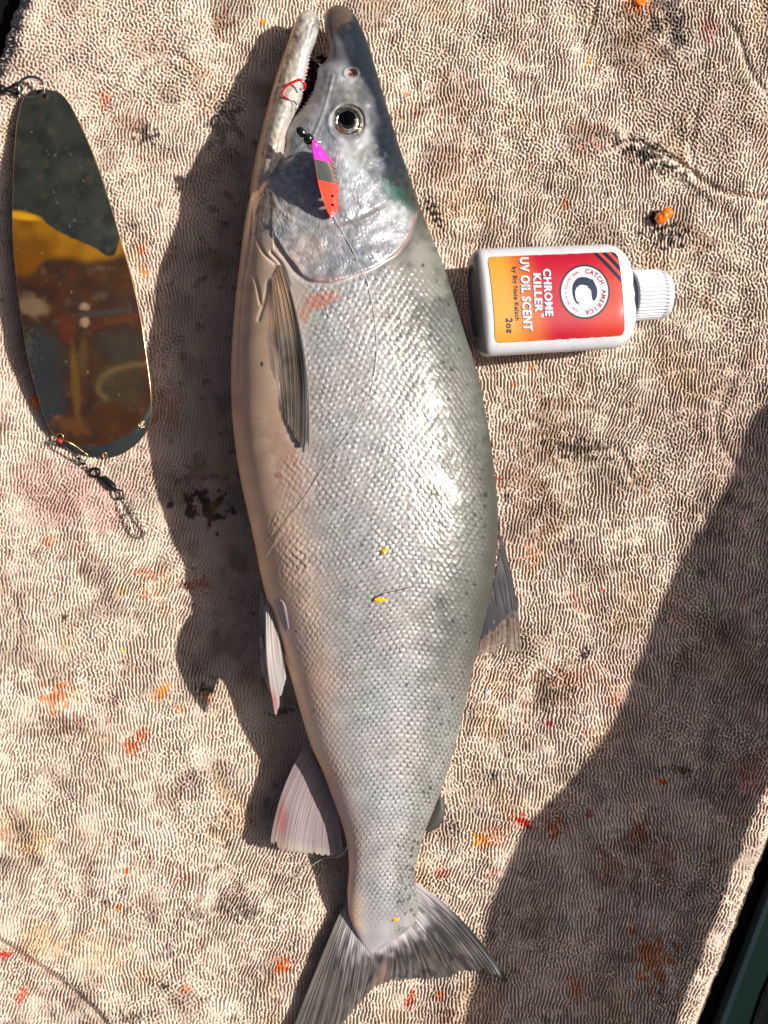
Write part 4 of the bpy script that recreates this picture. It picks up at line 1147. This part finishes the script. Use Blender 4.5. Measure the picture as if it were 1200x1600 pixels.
db = [(50, 478, 30, 20, 15, (.24, .17, .09), .8, .25), (132, 479, 9, 7, 0, (.34, .22, .14), .9, .3), (133, 503, 9, 9, 0, (.40, .25, .15), .9, .3), (160, 489, 60, 5, -6, (.05, .055, .06), .7, .3), (190, 500, 46, 6, -14, (.14, .04, .015), .6, .4), (105, 515, 16, 30, 0, (.12, .03, .015), .8, .5),
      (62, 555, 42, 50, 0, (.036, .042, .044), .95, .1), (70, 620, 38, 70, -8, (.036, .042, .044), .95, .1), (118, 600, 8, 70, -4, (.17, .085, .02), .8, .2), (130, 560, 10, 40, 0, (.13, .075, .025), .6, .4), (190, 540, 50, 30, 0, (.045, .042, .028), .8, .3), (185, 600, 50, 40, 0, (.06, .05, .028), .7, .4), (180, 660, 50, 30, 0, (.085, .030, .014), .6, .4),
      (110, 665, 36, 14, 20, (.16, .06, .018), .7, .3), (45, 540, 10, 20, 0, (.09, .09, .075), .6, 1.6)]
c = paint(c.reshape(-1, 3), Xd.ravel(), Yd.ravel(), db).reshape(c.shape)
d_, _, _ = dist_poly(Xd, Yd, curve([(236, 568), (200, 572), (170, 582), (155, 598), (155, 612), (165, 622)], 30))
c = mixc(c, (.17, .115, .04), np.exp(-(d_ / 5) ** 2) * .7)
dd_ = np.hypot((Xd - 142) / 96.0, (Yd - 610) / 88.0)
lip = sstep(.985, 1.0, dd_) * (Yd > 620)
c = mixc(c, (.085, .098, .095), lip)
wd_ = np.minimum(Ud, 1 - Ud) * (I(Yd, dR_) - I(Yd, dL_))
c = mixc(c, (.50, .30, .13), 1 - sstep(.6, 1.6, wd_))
rsx = np.random.RandomState(31)
for i in range(44):
    sx0, sy0 = rsx.uniform(25, 230), rsx.uniform(150, 700)
    an_, ln_ = rsx.uniform(0, 3.1), rsx.uniform(.5, 5)
    ds_, _, _ = dist_poly(Xd, Yd, [(sx0, sy0), (sx0 + ln_ * math.cos(an_), sy0 + ln_ * math.sin(an_))])
    c = mixc(c, (.40, .36, .27), np.exp(-(ds_ / .55) ** 2) * rsx.uniform(.3, .95))
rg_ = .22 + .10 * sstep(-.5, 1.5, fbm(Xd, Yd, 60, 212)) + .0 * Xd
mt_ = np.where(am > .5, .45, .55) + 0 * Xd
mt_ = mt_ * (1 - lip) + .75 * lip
# punched holes
dv = W3(Xd, Yd, Zd)
fcs = grid_faces(len(ya), 110)
fx_, fy_ = Xd.ravel()[fcs].mean(1), Yd.ravel()[fcs].mean(1)
keep = np.ones(len(fcs), bool)
HOLES = [(93, 683, 5.6), (222, 663, 5.0), (163.5, 711, 3.6), (69, 150, 5.0)]
for hx, hy, hr in HOLES:
    keep &= np.hypot(fx_ - hx, fy_ - hy) > hr * .9
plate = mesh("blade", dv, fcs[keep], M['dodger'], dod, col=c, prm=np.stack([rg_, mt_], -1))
plate.data.materials.append(M['brass'])
md = plate.modifiers.new("thickness", 'SOLIDIFY'); md.thickness = 2.6 * S; md.offset = -1; md.material_offset_rim = 1
th = np.linspace(0, 2 * np.pi, 36, endpoint=False)
for hx, hy, hr in HOLES[:3]:
    xx, yy = hx + (hr + .1) * np.cos(th), hy + (hr + .1) * np.sin(th)
    v, f = tube(W3(xx, yy, dod_z(xx, yy) - .4), 1.1 * S, 6, closed=True)
    mesh("hole_rim", v, f, M['brass'], plate)
# split ring
a2 = np.linspace(0, 4 * np.pi, 130)
xx = 49 + 20 * np.cos(a2) * 1.0
yy = 137 + 17 * np.sin(a2)
zz = 15 + 5 * np.cos(a2 + .7) + a2 / (4 * np.pi) * 3.2
v, f = tube(W3(xx, yy, zz), 2.4 * S, 8)
mesh("split_ring", v, f, M['ring'], dod)

# barrel swivel leaving the frame on the left
sw = empty("barrel_swivel", ((5 - 600) * S, (800 - 140) * S, 8 * S))
tag(sw, "black barrel swivel hooked on the split ring at the top of the dodger", "swivel")
def lathe(p0, p1, prof, seg=20):
    """prof: (t, r) along p0->p1 in units"""
    p0, p1 = np.array(W(*p0)), np.array(W(*p1))
    d = p1 - p0
    dn = d / np.linalg.norm(d)
    a = np.cross(dn, [0, 0, 1.0]); a /= np.linalg.norm(a)
    b = np.cross(dn, a)
    th = np.linspace(0, 2 * np.pi, seg, endpoint=False)
    v = np.array([[p0 + d * t + r * S * (math.cos(q) * a + math.sin(q) * b) for q in th] for t, r in prof])
    return v.reshape(-1, 3), grid_faces(len(prof), seg, wrap_c=True)
BAR = [(0, .3), (.02, 4.4), (.06, 5.4), (.14, 5.9), (.5, 6.0), (.86, 5.9), (.94, 5.4), (.98, 4.4), (1, .3)]
v, f = lathe((-22, 136, 10), (8, 141, 10), [(t, r * 1.35) for t, r in BAR])
mesh("barrel", v, f, M['black_metal'], sw)
p_ = curve([(6, 140, 10), (16, 136, 11), (26, 132, 12), (34, 136, 10), (32, 144, 8), (22, 146, 8), (12, 142, 9), (5, 141, 9)], 60)
v, f = tube(W3(p_[:, 0], p_[:, 1], p_[:, 2]), 2.1 * S, 8)
mesh("eye_loop", v, f, M['black_metal'], sw)
v, f = tube(W3(np.linspace(-80, -20, 20), 132 + 0 * np.linspace(0, 1, 20), np.full(20, 9.0)), 1.5 * S, 8)
mesh("wire_leader", v, f, M['black_metal'], sw)

# snap swivel hanging from the lower left hole
ss = empty("snap_swivel", ((170 - 600) * S, (800 - 755) * S, 6 * S))
tag(ss, "black snap swivel with a wire clip trailing from the dodger's lower end", "swivel")
def wire(name, pts, r, mat, n=60, parent=ss):
    p_ = curve(pts, n)
    v, f = tube(W3(p_[:, 0], p_[:, 1], p_[:, 2]), r * S, 8)
    return mesh(name, v, f, mat, parent)
zb = 24
wire("clip_wire", [(95, 684, zb - 2), (104, 689, zb + 5), (118, 697, zb), (130, 706, 20), (137, 712, 17), (133, 720, 15), (124, 716, 15)], 1.1, M['brass'])
wire("clip_wire", [(92, 684, zb), (99, 694, zb + 3), (112, 708, 21), (123, 719, 14), (131, 727, 11)], 1.2, M['black_metal'])
v, f = lathe((90, 686, zb + 4), (97, 691, zb + 3), [(0, .2), (.02, 1.6), (.5, 2.6), (.98, 2.2), (1, .2)])
mesh("red_bead", v, f, M['red_tag'], ss)
for (kx, ky, kz, kr) in ((130, 707, 19, 3.0), (124, 717, 16, 3.2), (131, 724, 12, 3.6), (135, 730, 10, 2.6)):
    v, f = blob(W(kx, ky, kz), np.array([kr, kr * .75, kr * .7]) * S, 12, 8, .15, kx)
    mesh("knot", v, f, M['black_metal'], ss)
wire("line_end", [(135, 729, 10), (139, 735, 8), (143, 738, 7)], 1.4, M['black_metal'])
wire("eye_loop", [(160, 748, 6), (155, 744, 7), (156, 737, 8), (151, 732, 8), (144, 733, 8), (141, 739, 7), (145, 744, 6), (152, 745, 6), (160, 748, 6)], 2.0, M['black_metal'])
v, f = lathe((160, 746, 7), (179, 763, 7), [(t, r * 1.02) for t, r in BAR])
mesh("barrel", v, f, M['black_metal'], ss)
wire("eye_loop", [(178, 762, 7), (180, 770, 8), (183, 778, 7), (189, 780, 6), (193, 774, 6), (190, 767, 7), (183, 765, 8), (178, 762, 7)], 1.5, M['black_metal'])
wire("snap_wire", [(182, 777, 6), (187, 783, 7), (189, 795, 7), (192, 803, 6), (200, 805, 6), (210, 800, 8)], 1.0, M['snap'], 60)
wire("snap_wire", [(185, 779, 6), (194, 776, 8), (198, 782, 8), (210, 801, 8), (220, 818, 8), (227, 828, 7), (227, 834, 6), (222, 840, 6), (215, 839, 6), (211, 836, 6), (204, 820, 8), (197, 804, 8)], 1.3, M['snap'], 120)

# ------------------------------------------------------------------ scent bottle
PZ = 112.0
bot_o = Vector(W(741, 474, PZ))
fB = 1 - PZ / HC
yaw, pitch = math.radians(5.2), math.radians(14)
RB = Matrix.Rotation(yaw, 3, 'Z') @ Matrix.Rotation(pitch, 3, 'Y')
RBn = np.array(RB)
bottle = empty("scent_bottle", bot_o)
tag(bottle, "white plastic squeeze bottle with a red and orange printed label", "bottle")
LB, WB, TB = 246.0, 79.0, 33.0
def bL2W(x, y, z):
    p = np.stack(np.broadcast_arrays(np.asarray(x, float), np.asarray(y, float), np.asarray(z, float)), -1)
    return p * S @ RBn.T + np.array(bot_o)
def prof_s(x):
    """width and thickness scale along the bottle, with a fillet at the base and a sloping shoulder"""
    e = np.clip((16 - x) / 16, 0, 1)
    s = 1 - 0.26 * (1 - np.sqrt(np.clip(1 - e ** 2, 0, 1)))
    ew = np.clip((x - (LB - 38)) / 38, 0, 1)
    sw_ = 1 - 0.40 * (1 - np.sqrt(np.clip(1 - ew ** 2.2, 0, 1)))
    st_ = 1 - 0.25 * (1 - np.sqrt(np.clip(1 - ew ** 2.0, 0, 1)))
    return s * sw_, s * st_
NE = 2.7
def ztop(x, y):
    sw_, st_ = prof_s(x)
    return TB * st_ * np.power(np.clip(1 - np.abs(y / (WB * sw_)) ** NE, 0, 1), 1 / NE)
xs = np.concatenate([[3, 3, 2.5, 0, 0], 16 * (1 - np.cos(np.linspace(0.05, np.pi / 2, 16))), np.linspace(20, LB - 40, 90), LB - 38 + 38 * np.sin(np.linspace(0.05, np.pi / 2, 22)), [LB, LB + .5]])
sc_in = np.ones(len(xs)); sc_in[:5] = [0.02, .70, .80, .86, .97]; sc_in[-2:] = [.75, .3]
th = np.linspace(0, 2 * np.pi, 220, endpoint=False)
sg = lambda v: np.sign(v) * np.abs(v) ** (2 / NE)
sw_, st_ = prof_s(xs)
YY = (WB * sw_ * sc_in)[:, None] * sg(np.cos(th))[None]
ZZ = (TB * st_ * sc_in)[:, None] * sg(np.sin(th))[None]
XX = np.broadcast_to(xs[:, None], YY.shape)
cb = np.empty(XX.shape + (3,)); cb[:] = (0.50, 0.51, 0.54)
cb = cb * (1 - .10 * sstep(.3, 2, fbm(XX, YY + ZZ, 60, 231)))[..., None]
m = (1 - sstep(5, 12, XX + .02 * ZZ))[..., None] * .8  # base end darkened: its shade is put into the plastic's colour
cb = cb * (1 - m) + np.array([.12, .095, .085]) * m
rb = np.random.RandomState(3)
for i in range(46):
    px_, py_, pr_ = rb.uniform(5, LB - 8), rb.uniform(-WB, WB), rb.uniform(.8, 2.2)
    m = (np.exp(-(np.hypot((XX - px_) / pr_, (YY - py_) / (pr_ * rb.uniform(.5, 1.5)))) ** 2) * (ZZ > -5))[..., None] * rb.uniform(.3, .8)
    cb = cb * (1 - m) + np.array([.12, .10, .09]) * m
M['bottle_body'] = material("scuffed_plastic_shaded_base", rough=0.34, attr=True, coat=0.15, bump=(120, 0.12, 0.0006))
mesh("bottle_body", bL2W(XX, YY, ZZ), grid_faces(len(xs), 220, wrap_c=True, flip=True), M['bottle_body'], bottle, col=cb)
# neck + cap
def lathe_x(prof, seg, ribs=0, depth=0):
    th = np.linspace(0, 2 * np.pi, seg, endpoint=False)
    P_ = np.array(prof)
    r = P_[:, 1][:, None] * np.ones(seg)[None]
    if ribs:
        r = r - (P_[:, 2][:, None]) * depth * (0.5 - 0.5 * np.cos(th * ribs))[None] ** 1.5
    x = np.broadcast_to(P_[:, 0][:, None], r.shape)
    return bL2W(x, r * np.cos(th), r * np.sin(th)), grid_faces(len(P_), seg, wrap_c=True, flip=True)
v, f = lathe_x([(LB - 8, 30), (LB + 2, 30), (LB + 8, 29)], 64)
mesh("neck", v, f, M['bottle'], bottle)
cp = [(LB + 2, 30, 0), (LB + 1.5, 37.2, 0), (LB + 3, 38.5, 0), (LB + 5, 38.8, 1)]
cp += [(LB + 5 + t, 38.8 - .6 * t / 40, 1) for t in np.linspace(1, 42, 14)]
cp += [(LB + 48.5, 38.0, .6), (LB + 50, 37.8, 0), (LB + 54, 37.4, 0), (LB + 58.5, 35.8, 0), (LB + 61, 33.5, 0), (LB + 62, 30.5, 0), (LB + 61.5, 26, 0), (LB + 61, .5, 0)]
v, f = lathe_x(cp, 480, 40, 3.2)
mesh("cap", v, f, M['bottle'], bottle)

def P2L(px, py):
    """flat artwork position -> bottle coordinates (point of the bottle's face seen there from straight above the towel's middle)"""
    px, py = np.asarray(px, float), np.asarray(py, float)
    x, y = (px - 741) * .95, (475 - py) * .95
    for _ in range(8):
        p = bL2W(x, y, ztop(x, y)) / S
        f = 1 - p[..., 2] / HC
        ex, ey = px - (600 + p[..., 0] / f), py - (800 - p[..., 1] / f)
        x, y = np.clip(x + .9 * ex, 5, LB - 5), np.clip(y - .9 * ey, -WB * .9, WB * .9)
    return x, y
# label
nxl, nyl = 150, 110
x0l = float(P2L(769, 467)[0]); x1l = float(P2L(973, 458)[0]); hl = 63.0; ycl = float(P2L(870, 462.5)[1])
U1, V1 = np.meshgrid(np.linspace(0, 1, nxl), np.linspace(-1, 1, nyl), indexing='ij')
# rounded corners by pulling the corner columns in
rc = 9.0
xl = x0l + (x1l - x0l) * U1
inset = np.zeros(xl.shape)
for xe, sgn_ in ((x0l, 1), (x1l, -1)):
    d_ = np.clip(rc - np.abs(xl - xe), 0, rc)
    inset = np.maximum(inset, rc - np.sqrt(np.clip(rc * rc - d_ * d_, 0, None)))
yl_ = V1 * (hl - inset) + ycl
zl = ztop(xl, yl_) + 0.45
g = (xl - x0l) / (x1l - x0l)
c = np.empty(xl.shape + (3,)); c[:] = (.45, .23, .03)
c = mixc(c, (.48, .11, .018), sstep(.10, .26, g + .03 * V1))
c = mixc(c, (.33, .006, .022), sstep(.22, .44, g + .05 * V1))
c = mixc(c, (.40, .025, .012), sstep(.62, 1.0, g - .10 * V1))
c = c * (1 + .03 * noise(xl, yl_, 5, 222) - .06 * sstep(.6, 2, fbm(xl, yl_, 30, 224)))[..., None]
c = mixc(c, (.62, .45, .35), np.exp(-(np.abs(V1) - 1) ** 2 / .00012) * sstep(-.2, 1, noise(xl, yl_, 20, 226)) * .8)
label = mesh("label", bL2W(xl, yl_, zl), grid_faces(nxl, nyl), M['label'], bottle, col=c)
md = label.modifiers.new("thickness", 'SOLIDIFY'); md.thickness = .4 * S; md.offset = -1

def flat_to_label(name, pts2, faces, mat, lift, copies=None):
    """pts2 in bottle coordinates (x, y); laid on the label surface"""
    p = np.asarray(pts2, float)
    z = ztop(p[:, 0], p[:, 1]) + .45 + lift
    if copies is not None:
        z = z + .04 * copies
    o = mesh(name, bL2W(p[:, 0], p[:, 1], z), faces, mat, None, smooth=False)
    # densify long faces so they follow the curved face
    bm = bmesh.new(); bm.from_mesh(o.data)
    bmesh.ops.triangulate(bm, faces=bm.faces[:])
    for it in range(3):
        ed = [e for e in bm.edges if e.calc_length() > 6 * S]
        if not ed: break
        bmesh.ops.subdivide_edges(bm, edges=ed, cuts=1)
        bmesh.ops.triangulate(bm, faces=[q for q in bm.faces if len(q.verts) > 3])
    Ri = np.linalg.inv(RBn)
    for v_ in list(bm.verts)[len(p):]:
        q = (Ri @ (np.array(v_.co) - np.array(bot_o))) / S
        q[2] = float(ztop(np.array([q[0]]), np.array([q[1]]))[0]) + .45 + lift
        v_.co = Vector((RBn @ (q * S)) + np.array(bot_o))
    bm.normal_update()
    # face upward
    up = RBn @ np.array([0, 0, 1.0])
    fl = [q for q in bm.faces if q.normal.dot(Vector(up)) < 0]
    if fl: bmesh.ops.reverse_faces(bm, faces=fl)
    bm.to_mesh(o.data); bm.free()
    o.parent = label
    o.data.transform(Matrix.Translation(-bot_o))
    return o

_glyph = {}
def text_mesh(s, bold=0.0):
    key = (s, bold)
    if key not in _glyph:
        cu = bpy.data.curves.new("t", 'FONT')
        cu.body = s
        cu.size = 1
        cu.offset = min(bold, .018)
        cu.resolution_u = 3
        if bold > .03: cu.space_character = 1.12
        cu.fill_mode = 'FRONT'
        ob = bpy.data.objects.new("t", cu)
        sc.collection.objects.link(ob)
        dg = bpy.context.evaluated_depsgraph_get()
        me = bpy.data.meshes.new_from_object(ob.evaluated_get(dg))
        v = np.array([q.co[:2] for q in me.vertices])
        f = [tuple(p.vertices) for p in me.polygons]
        bpy.data.objects.remove(ob); bpy.data.curves.remove(cu); bpy.data.meshes.remove(me)
        if bold > .03:          # heavy face: the strokes are thickened by overprinting
            k = bold - .018
            n = len(v)
            v = np.concatenate([v + [a, b] for a, b in ((-k, 0), (k, 0), (0, k * .6), (0, -k * .6))])
            f = [tuple(q + i * n for q in t) for i in range(4) for t in f]
        _glyph[key] = (v, f)
    return _glyph[key]

def word(s, xa, xb, ya, yb, mat, bold=.02, lift=.2, shift=(0, 0), name="lettering"):
    """text reading down the photo: occupies artwork rectangle x xa..xb (baseline xa), y ya..yb"""
    v, f = text_mesh(s, bold)
    mn, mx = v.min(0), v.max(0)
    ref, _ = text_mesh("H", bold)
    capmin, capmax = ref[:, 1].min(), ref[:, 1].max()
    u = (v[:, 0] - mn[0]) / (mx[0] - mn[0])
    h = (v[:, 1] - capmin) / (capmax - capmin)
    px = xa + h * (xb - xa) + shift[0] - 0
    py = ya + u * (yb - ya) + shift[1]
    px = px + (py - 460) * 0.055          # rows follow the tilt of the bottle
    x_, y_ = P2L(px, py)
    return flat_to_label(name, np.stack([x_, y_], -1), f, mat, lift, np.arange(len(v)) * 4 // len(v) if bold > .03 else None)

for (s, xa, xb, ya, yb) in (("CHROME", 850, 862.5, 420, 494), ("KILLER", 834, 846.5, 427, 488), ("TM", 843, 848, 489.5, 496), ("UV OIL SCENT", 814.5, 829, 402, 517)):
    if s != "TM":
        word(s, xa, xb, ya, yb, M['ink_navy'], .06, .12, (-1.3, .9), name="lettering_shadow")
    word(s, xa, xb, ya, yb, M['ink_white'], .055, .3)
word("by Big Nate Kelsch", 802.5, 809.5, 417, 501, M['ink_navy'], .035, .25)
word("2oz", 788, 798.5, 497, 521, M['ink_navy'], .031, .25)

# round badge
def disc_pts(cx, cy, r, n=64):
    a = np.linspace(0, 2 * np.pi, n, endpoint=False)
    return np.stack([cx + r * np.cos(a), cy + r * 1.06 * np.sin(a)], -1)
def poly_on_label(name, pp, mat, lift):
    pp = np.asarray(pp, float)
    x_, y_ = P2L(pp[:, 0], pp[:, 1])
    tri = geometry.tessellate_polygon([[Vector((a, b, 0)) for a, b in pp]])
    return flat_to_label(name, np.stack([x_, y_], -1), [tuple(t) for t in tri], mat, lift)
BC = (913.2, 456.0)
def fan_disc(name, r, mat, lift):
    a = np.linspace(0, 2 * np.pi, 72, endpoint=False)
    rr = np.linspace(0.001, 1, 9)
    A2, R2 = np.meshgrid(a, rr)
    px = BC[0] + r * R2 * np.cos(A2); py = BC[1] + r * 1.08 * R2 * np.sin(A2)
    x_, y_ = P2L(px, py)
    fs_ = [tuple(q) for q in grid_faces(9, 72, wrap_c=True)]
    return flat_to_label(name, np.stack([x_.ravel(), y_.ravel()], -1), fs_, mat, lift)
fan_disc("badge_ring", 39.6, M['ink_black'], .15)
fan_disc("badge", 36.6, M['ink_white'], .25)
zoomp = [(470, 1020), (400, 985), (350, 900), (320, 790), (315, 680), (330, 600), (370, 520), (430, 460), (520, 437), (620, 445), (720, 490), (735, 485), (770, 530), (800, 600), (835, 680), (840, 780), (825, 860), (790, 925), (755, 935), (735, 900),
         (720, 820), (715, 740), (690, 690), (625, 658), (665, 650), (610, 615), (540, 600), (470, 610), (410, 660), (380, 730), (380, 830), (400, 910), (430, 960), (490, 965), (440, 985), (485, 1022)]
poly_on_label("badge_fish_emblem", [(870 + a / 13.33, 400 + b / 13.33) for a, b in zoomp], M['ink_navy'], .4)
def arc_text(s, a0, a1, r, hgt, bold, mat, wid, inward=False):
    """letters along the badge; angles in degrees, photo sense (0 = right, 90 = down); glyph tops point outward"""
    n = len(s)
    vs, fs, n0, cps = [], [], 0, []
    ref, _ = text_mesh("H", bold)
    cm, cM = ref[:, 1].min(), ref[:, 1].max()
    for i, ch in enumerate(s):
        if ch == ' ': continue
        v, f = text_mesh(ch, bold)
        mn, mx = v.min(0), v.max(0)
        ang = math.radians(a0 + (a1 - a0) * i / (n - 1))
        u = (v[:, 0] - (mn[0] + mx[0]) / 2) * wid * (1 if ch != 'I' else 1)
        h = (v[:, 1] - cm) / (cM - cm) * hgt
        if inward:
            rr = r - h
            tx, ty = -math.sin(ang) * -1, math.cos(ang) * -1
            px = BC[0] + rr * math.cos(ang) + u * math.sin(ang)
            py = BC[1] + 1.08 * (rr * math.sin(ang) - u * math.cos(ang))
        else:
            rr = r + h
            px = BC[0] + rr * math.cos(ang) - u * math.sin(ang)
            py = BC[1] + 1.08 * (rr * math.sin(ang) + u * math.cos(ang))
        x_, y_ = P2L(px, py)
        vs.append(np.stack([x_, y_], -1)); fs += [tuple(q + n0 for q in t) for t in f]; n0 += len(v); cps.append(np.arange(len(v)) * 4 // len(v))
    return flat_to_label("badge_lettering", np.concatenate(vs), fs, mat, .4, np.concatenate(cps) if bold > .03 else None)
arc_text("CATCH AMERICA", -82, 82, 26.6, 7.0, .045, M['ink_red'], 8.6)
arc_text("HAND CRAFTED FISHING LURES", 249, 111, 31.6, 3.6, .02, M['ink_red'], 4.2, inward=True)
# corner stripes
def stripe(t0, t1, mat):
    # diagonal band on the label's upper right corner, x + k*y = const in bottle coordinates
    ex, ey = x1l, hl + ycl
    p = [(ex - t1, ey - .4), (ex - t0, ey - .4), (ex - .4, ey - t0 * 1.25), (ex - .4, ey - t1 * 1.25)]
    if t0 < 8:
        a = np.linspace(0, np.pi / 2, 9)
        p = [(ex - t1, ey - .4)] + [(ex - rc + rc * math.sin(q) - .3, ey - rc + rc * math.cos(q) - .3) for q in a] + [(ex - .4, ey - t1 * 1.25)]
    tri = geometry.tessellate_polygon([[Vector((q[0], q[1], 0)) for q in p]])
    flat_to_label("corner_stripe", np.array(p), [tuple(t) for t in tri], mat, .22)
ink_or = material("orange_ink", (.60, .05, .02), .45, spec=.12, coat=.0, coat_r=.12)
stripe(5, 11, M['ink_navy']); stripe(11, 17.5, ink_or); stripe(17.5, 26, M['ink_navy']); stripe(26, 32, ink_or); stripe(32, 39.5, M['ink_navy'])

# ------------------------------------------------------------------ scraps of roe, flecks, one orange reflection built as a lump
def scrap(name, x, y, z, r, mat, label, cat, rough=.12, rot=0, seed=0):
    v, f = blob((0, 0, 0), np.array(r) * S, 26, 18, rough, seed, Matrix.Rotation(math.radians(rot), 4, 'Z'))
    c0 = np.array(W(x, y, z))
    o = mesh(name, v, f, mat)
    o.location = c0
    return tag(o, label, cat)
v1_, f1_ = blob(np.array([4.5, 4, 2]) * S, np.array([9.5, 8.5, 8]) * S, 28, 20, .02, 1)
v2_, f2_ = blob(np.array([-4.5, -4, 0]) * S, np.array([10, 9.5, 8.5]) * S, 28, 20, .03, 2)
v3_, f3_ = blob(np.array([0, -1, 3]) * S, np.array([7, 10, 7]) * S, 28, 20, .03, 4)
vv, ff = merge([(v1_, f1_), (v2_, f2_), (v3_, f3_)])
egg = mesh("salmon_egg", vv, ff, M['roe'])
egg.location = W(1037.5, 337, 9)
rm = egg.modifiers.new("fuse", 'REMESH'); rm.mode = 'VOXEL'; rm.voxel_size = 1.1 * S; rm.use_smooth_shade = True
tag(egg, "lumpy bright orange salmon egg on the towel to the right of the bottle", "roe")
scrap("roe_or_caustic", 1000, 3, 4, (10, 6, 4), M['roe'], "orange scrap of roe at the very top edge of the towel", "roe", .15, 10, 3)
scrap("roe_or_caustic", 55, 628, 3, (7, 11, 4), M['roe'], "orange reflection by the left edge of the dodger, modelled as a lump", "roe", .1, 20, 4)  # orange light reflected beside the dodger, built as a solid lump
scrap("yolk_fleck", 601, 861, float(fish_z(601., 861.)) + 1.5, (3.4, 5.8, 1.6), M['yolk'], "bright yellow fleck stuck on the middle of the salmon's flank", "fleck", .3, -30, 5)
scrap("yolk_fleck", 591, 937, float(fish_z(591., 937.)) + 1.5, (7.6, 3.2, 1.6), M['yolk'], "orange-yellow fleck under the short dark thread on the salmon", "fleck", .3, 3, 6)
scrap("yolk_fleck", 619, 1437, float(fish_z(619., 1437.)) + 1.2, (4.6, 2.4, 1.2), M['yolk'], "tiny yellow fleck at the base of the salmon's tail", "fleck", .3, 3, 7)
scrap("lint", 761, 1083, 3, (3.4, 6, 2.2), M['ink_white'], "small white crumb on the towel beside the salmon's back", "crumb", .25, -20, 8)

for o_ in list(sc.objects):
    for stem_, grp in (("roe_or_caustic", "scraps of roe on the towel"), ("yolk_fleck", "yellow flecks on the salmon"), ("fibre", "loose threads on and beside the salmon")):
        if o_.parent is None and o_.name.split(".")[0] == stem_:
            o_["group"] = grp

# ------------------------------------------------------------------ unseen blocker added past the right edge, slab outlined to throw the broad shadow
hz = 640.0
ox = hz / math.tan(SUN_EL) * math.cos(SUN_AZ)
oy = -hz / math.tan(SUN_EL) * math.sin(SUN_AZ)
sh = [(1260, 575), (1205, 632), (1160, 730), (1115, 815), (1060, 905), (1022, 980), (1003, 1040), (975, 1110), (938, 1168), (890, 1222), (845, 1268), (812, 1320), (788, 1380), (772, 1440), (760, 1500), (742, 1560), (722, 1640), (740, 1760), (860, 1850), (960, 1830),
      (1025, 1660), (1075, 1520), (1105, 1425), (1135, 1350), (1168, 1270), (1215, 1160), (1300, 960), (1400, 720), (1420, 600), (1350, 550)]
sh = [(a + 12, b) for a, b in sh]
outl = curve(sh + [sh[0]], 140)[:-1]
blocker = empty("sun_blocker", ((1500 + ox - 600) * S, (800 - 1150 - oy) * S, DECK * S))
tag(blocker, "added unseen grey slab on a post, blocking sun right of the towel", "blocker")
prism("blocker_slab", [(a + ox, b + oy) for a, b in outl], hz - 22, hz + 22, M['blocker_mat'], blocker, 8)
pcx, pcy = 1300 + ox, 1080 + oy
def vtube(name, x, y, z0, z1, r, mat, parent):
    th = np.linspace(0, 2 * np.pi, 24, endpoint=False)
    v = np.array([[((x + r * math.cos(q) - 600) * S, (800 - y + r * math.sin(q)) * S, z * S) for q in th] for z in (z0, z1)])
    mesh(name, v, grid_faces(2, 24, wrap_c=True), mat, parent)
vtube("post", pcx, pcy, DECK + 10, hz - 22, 26, M['chrome'], blocker)
vtube("base_plate", pcx, pcy, DECK + .5, DECK + 10, 120, M['chrome'], blocker)
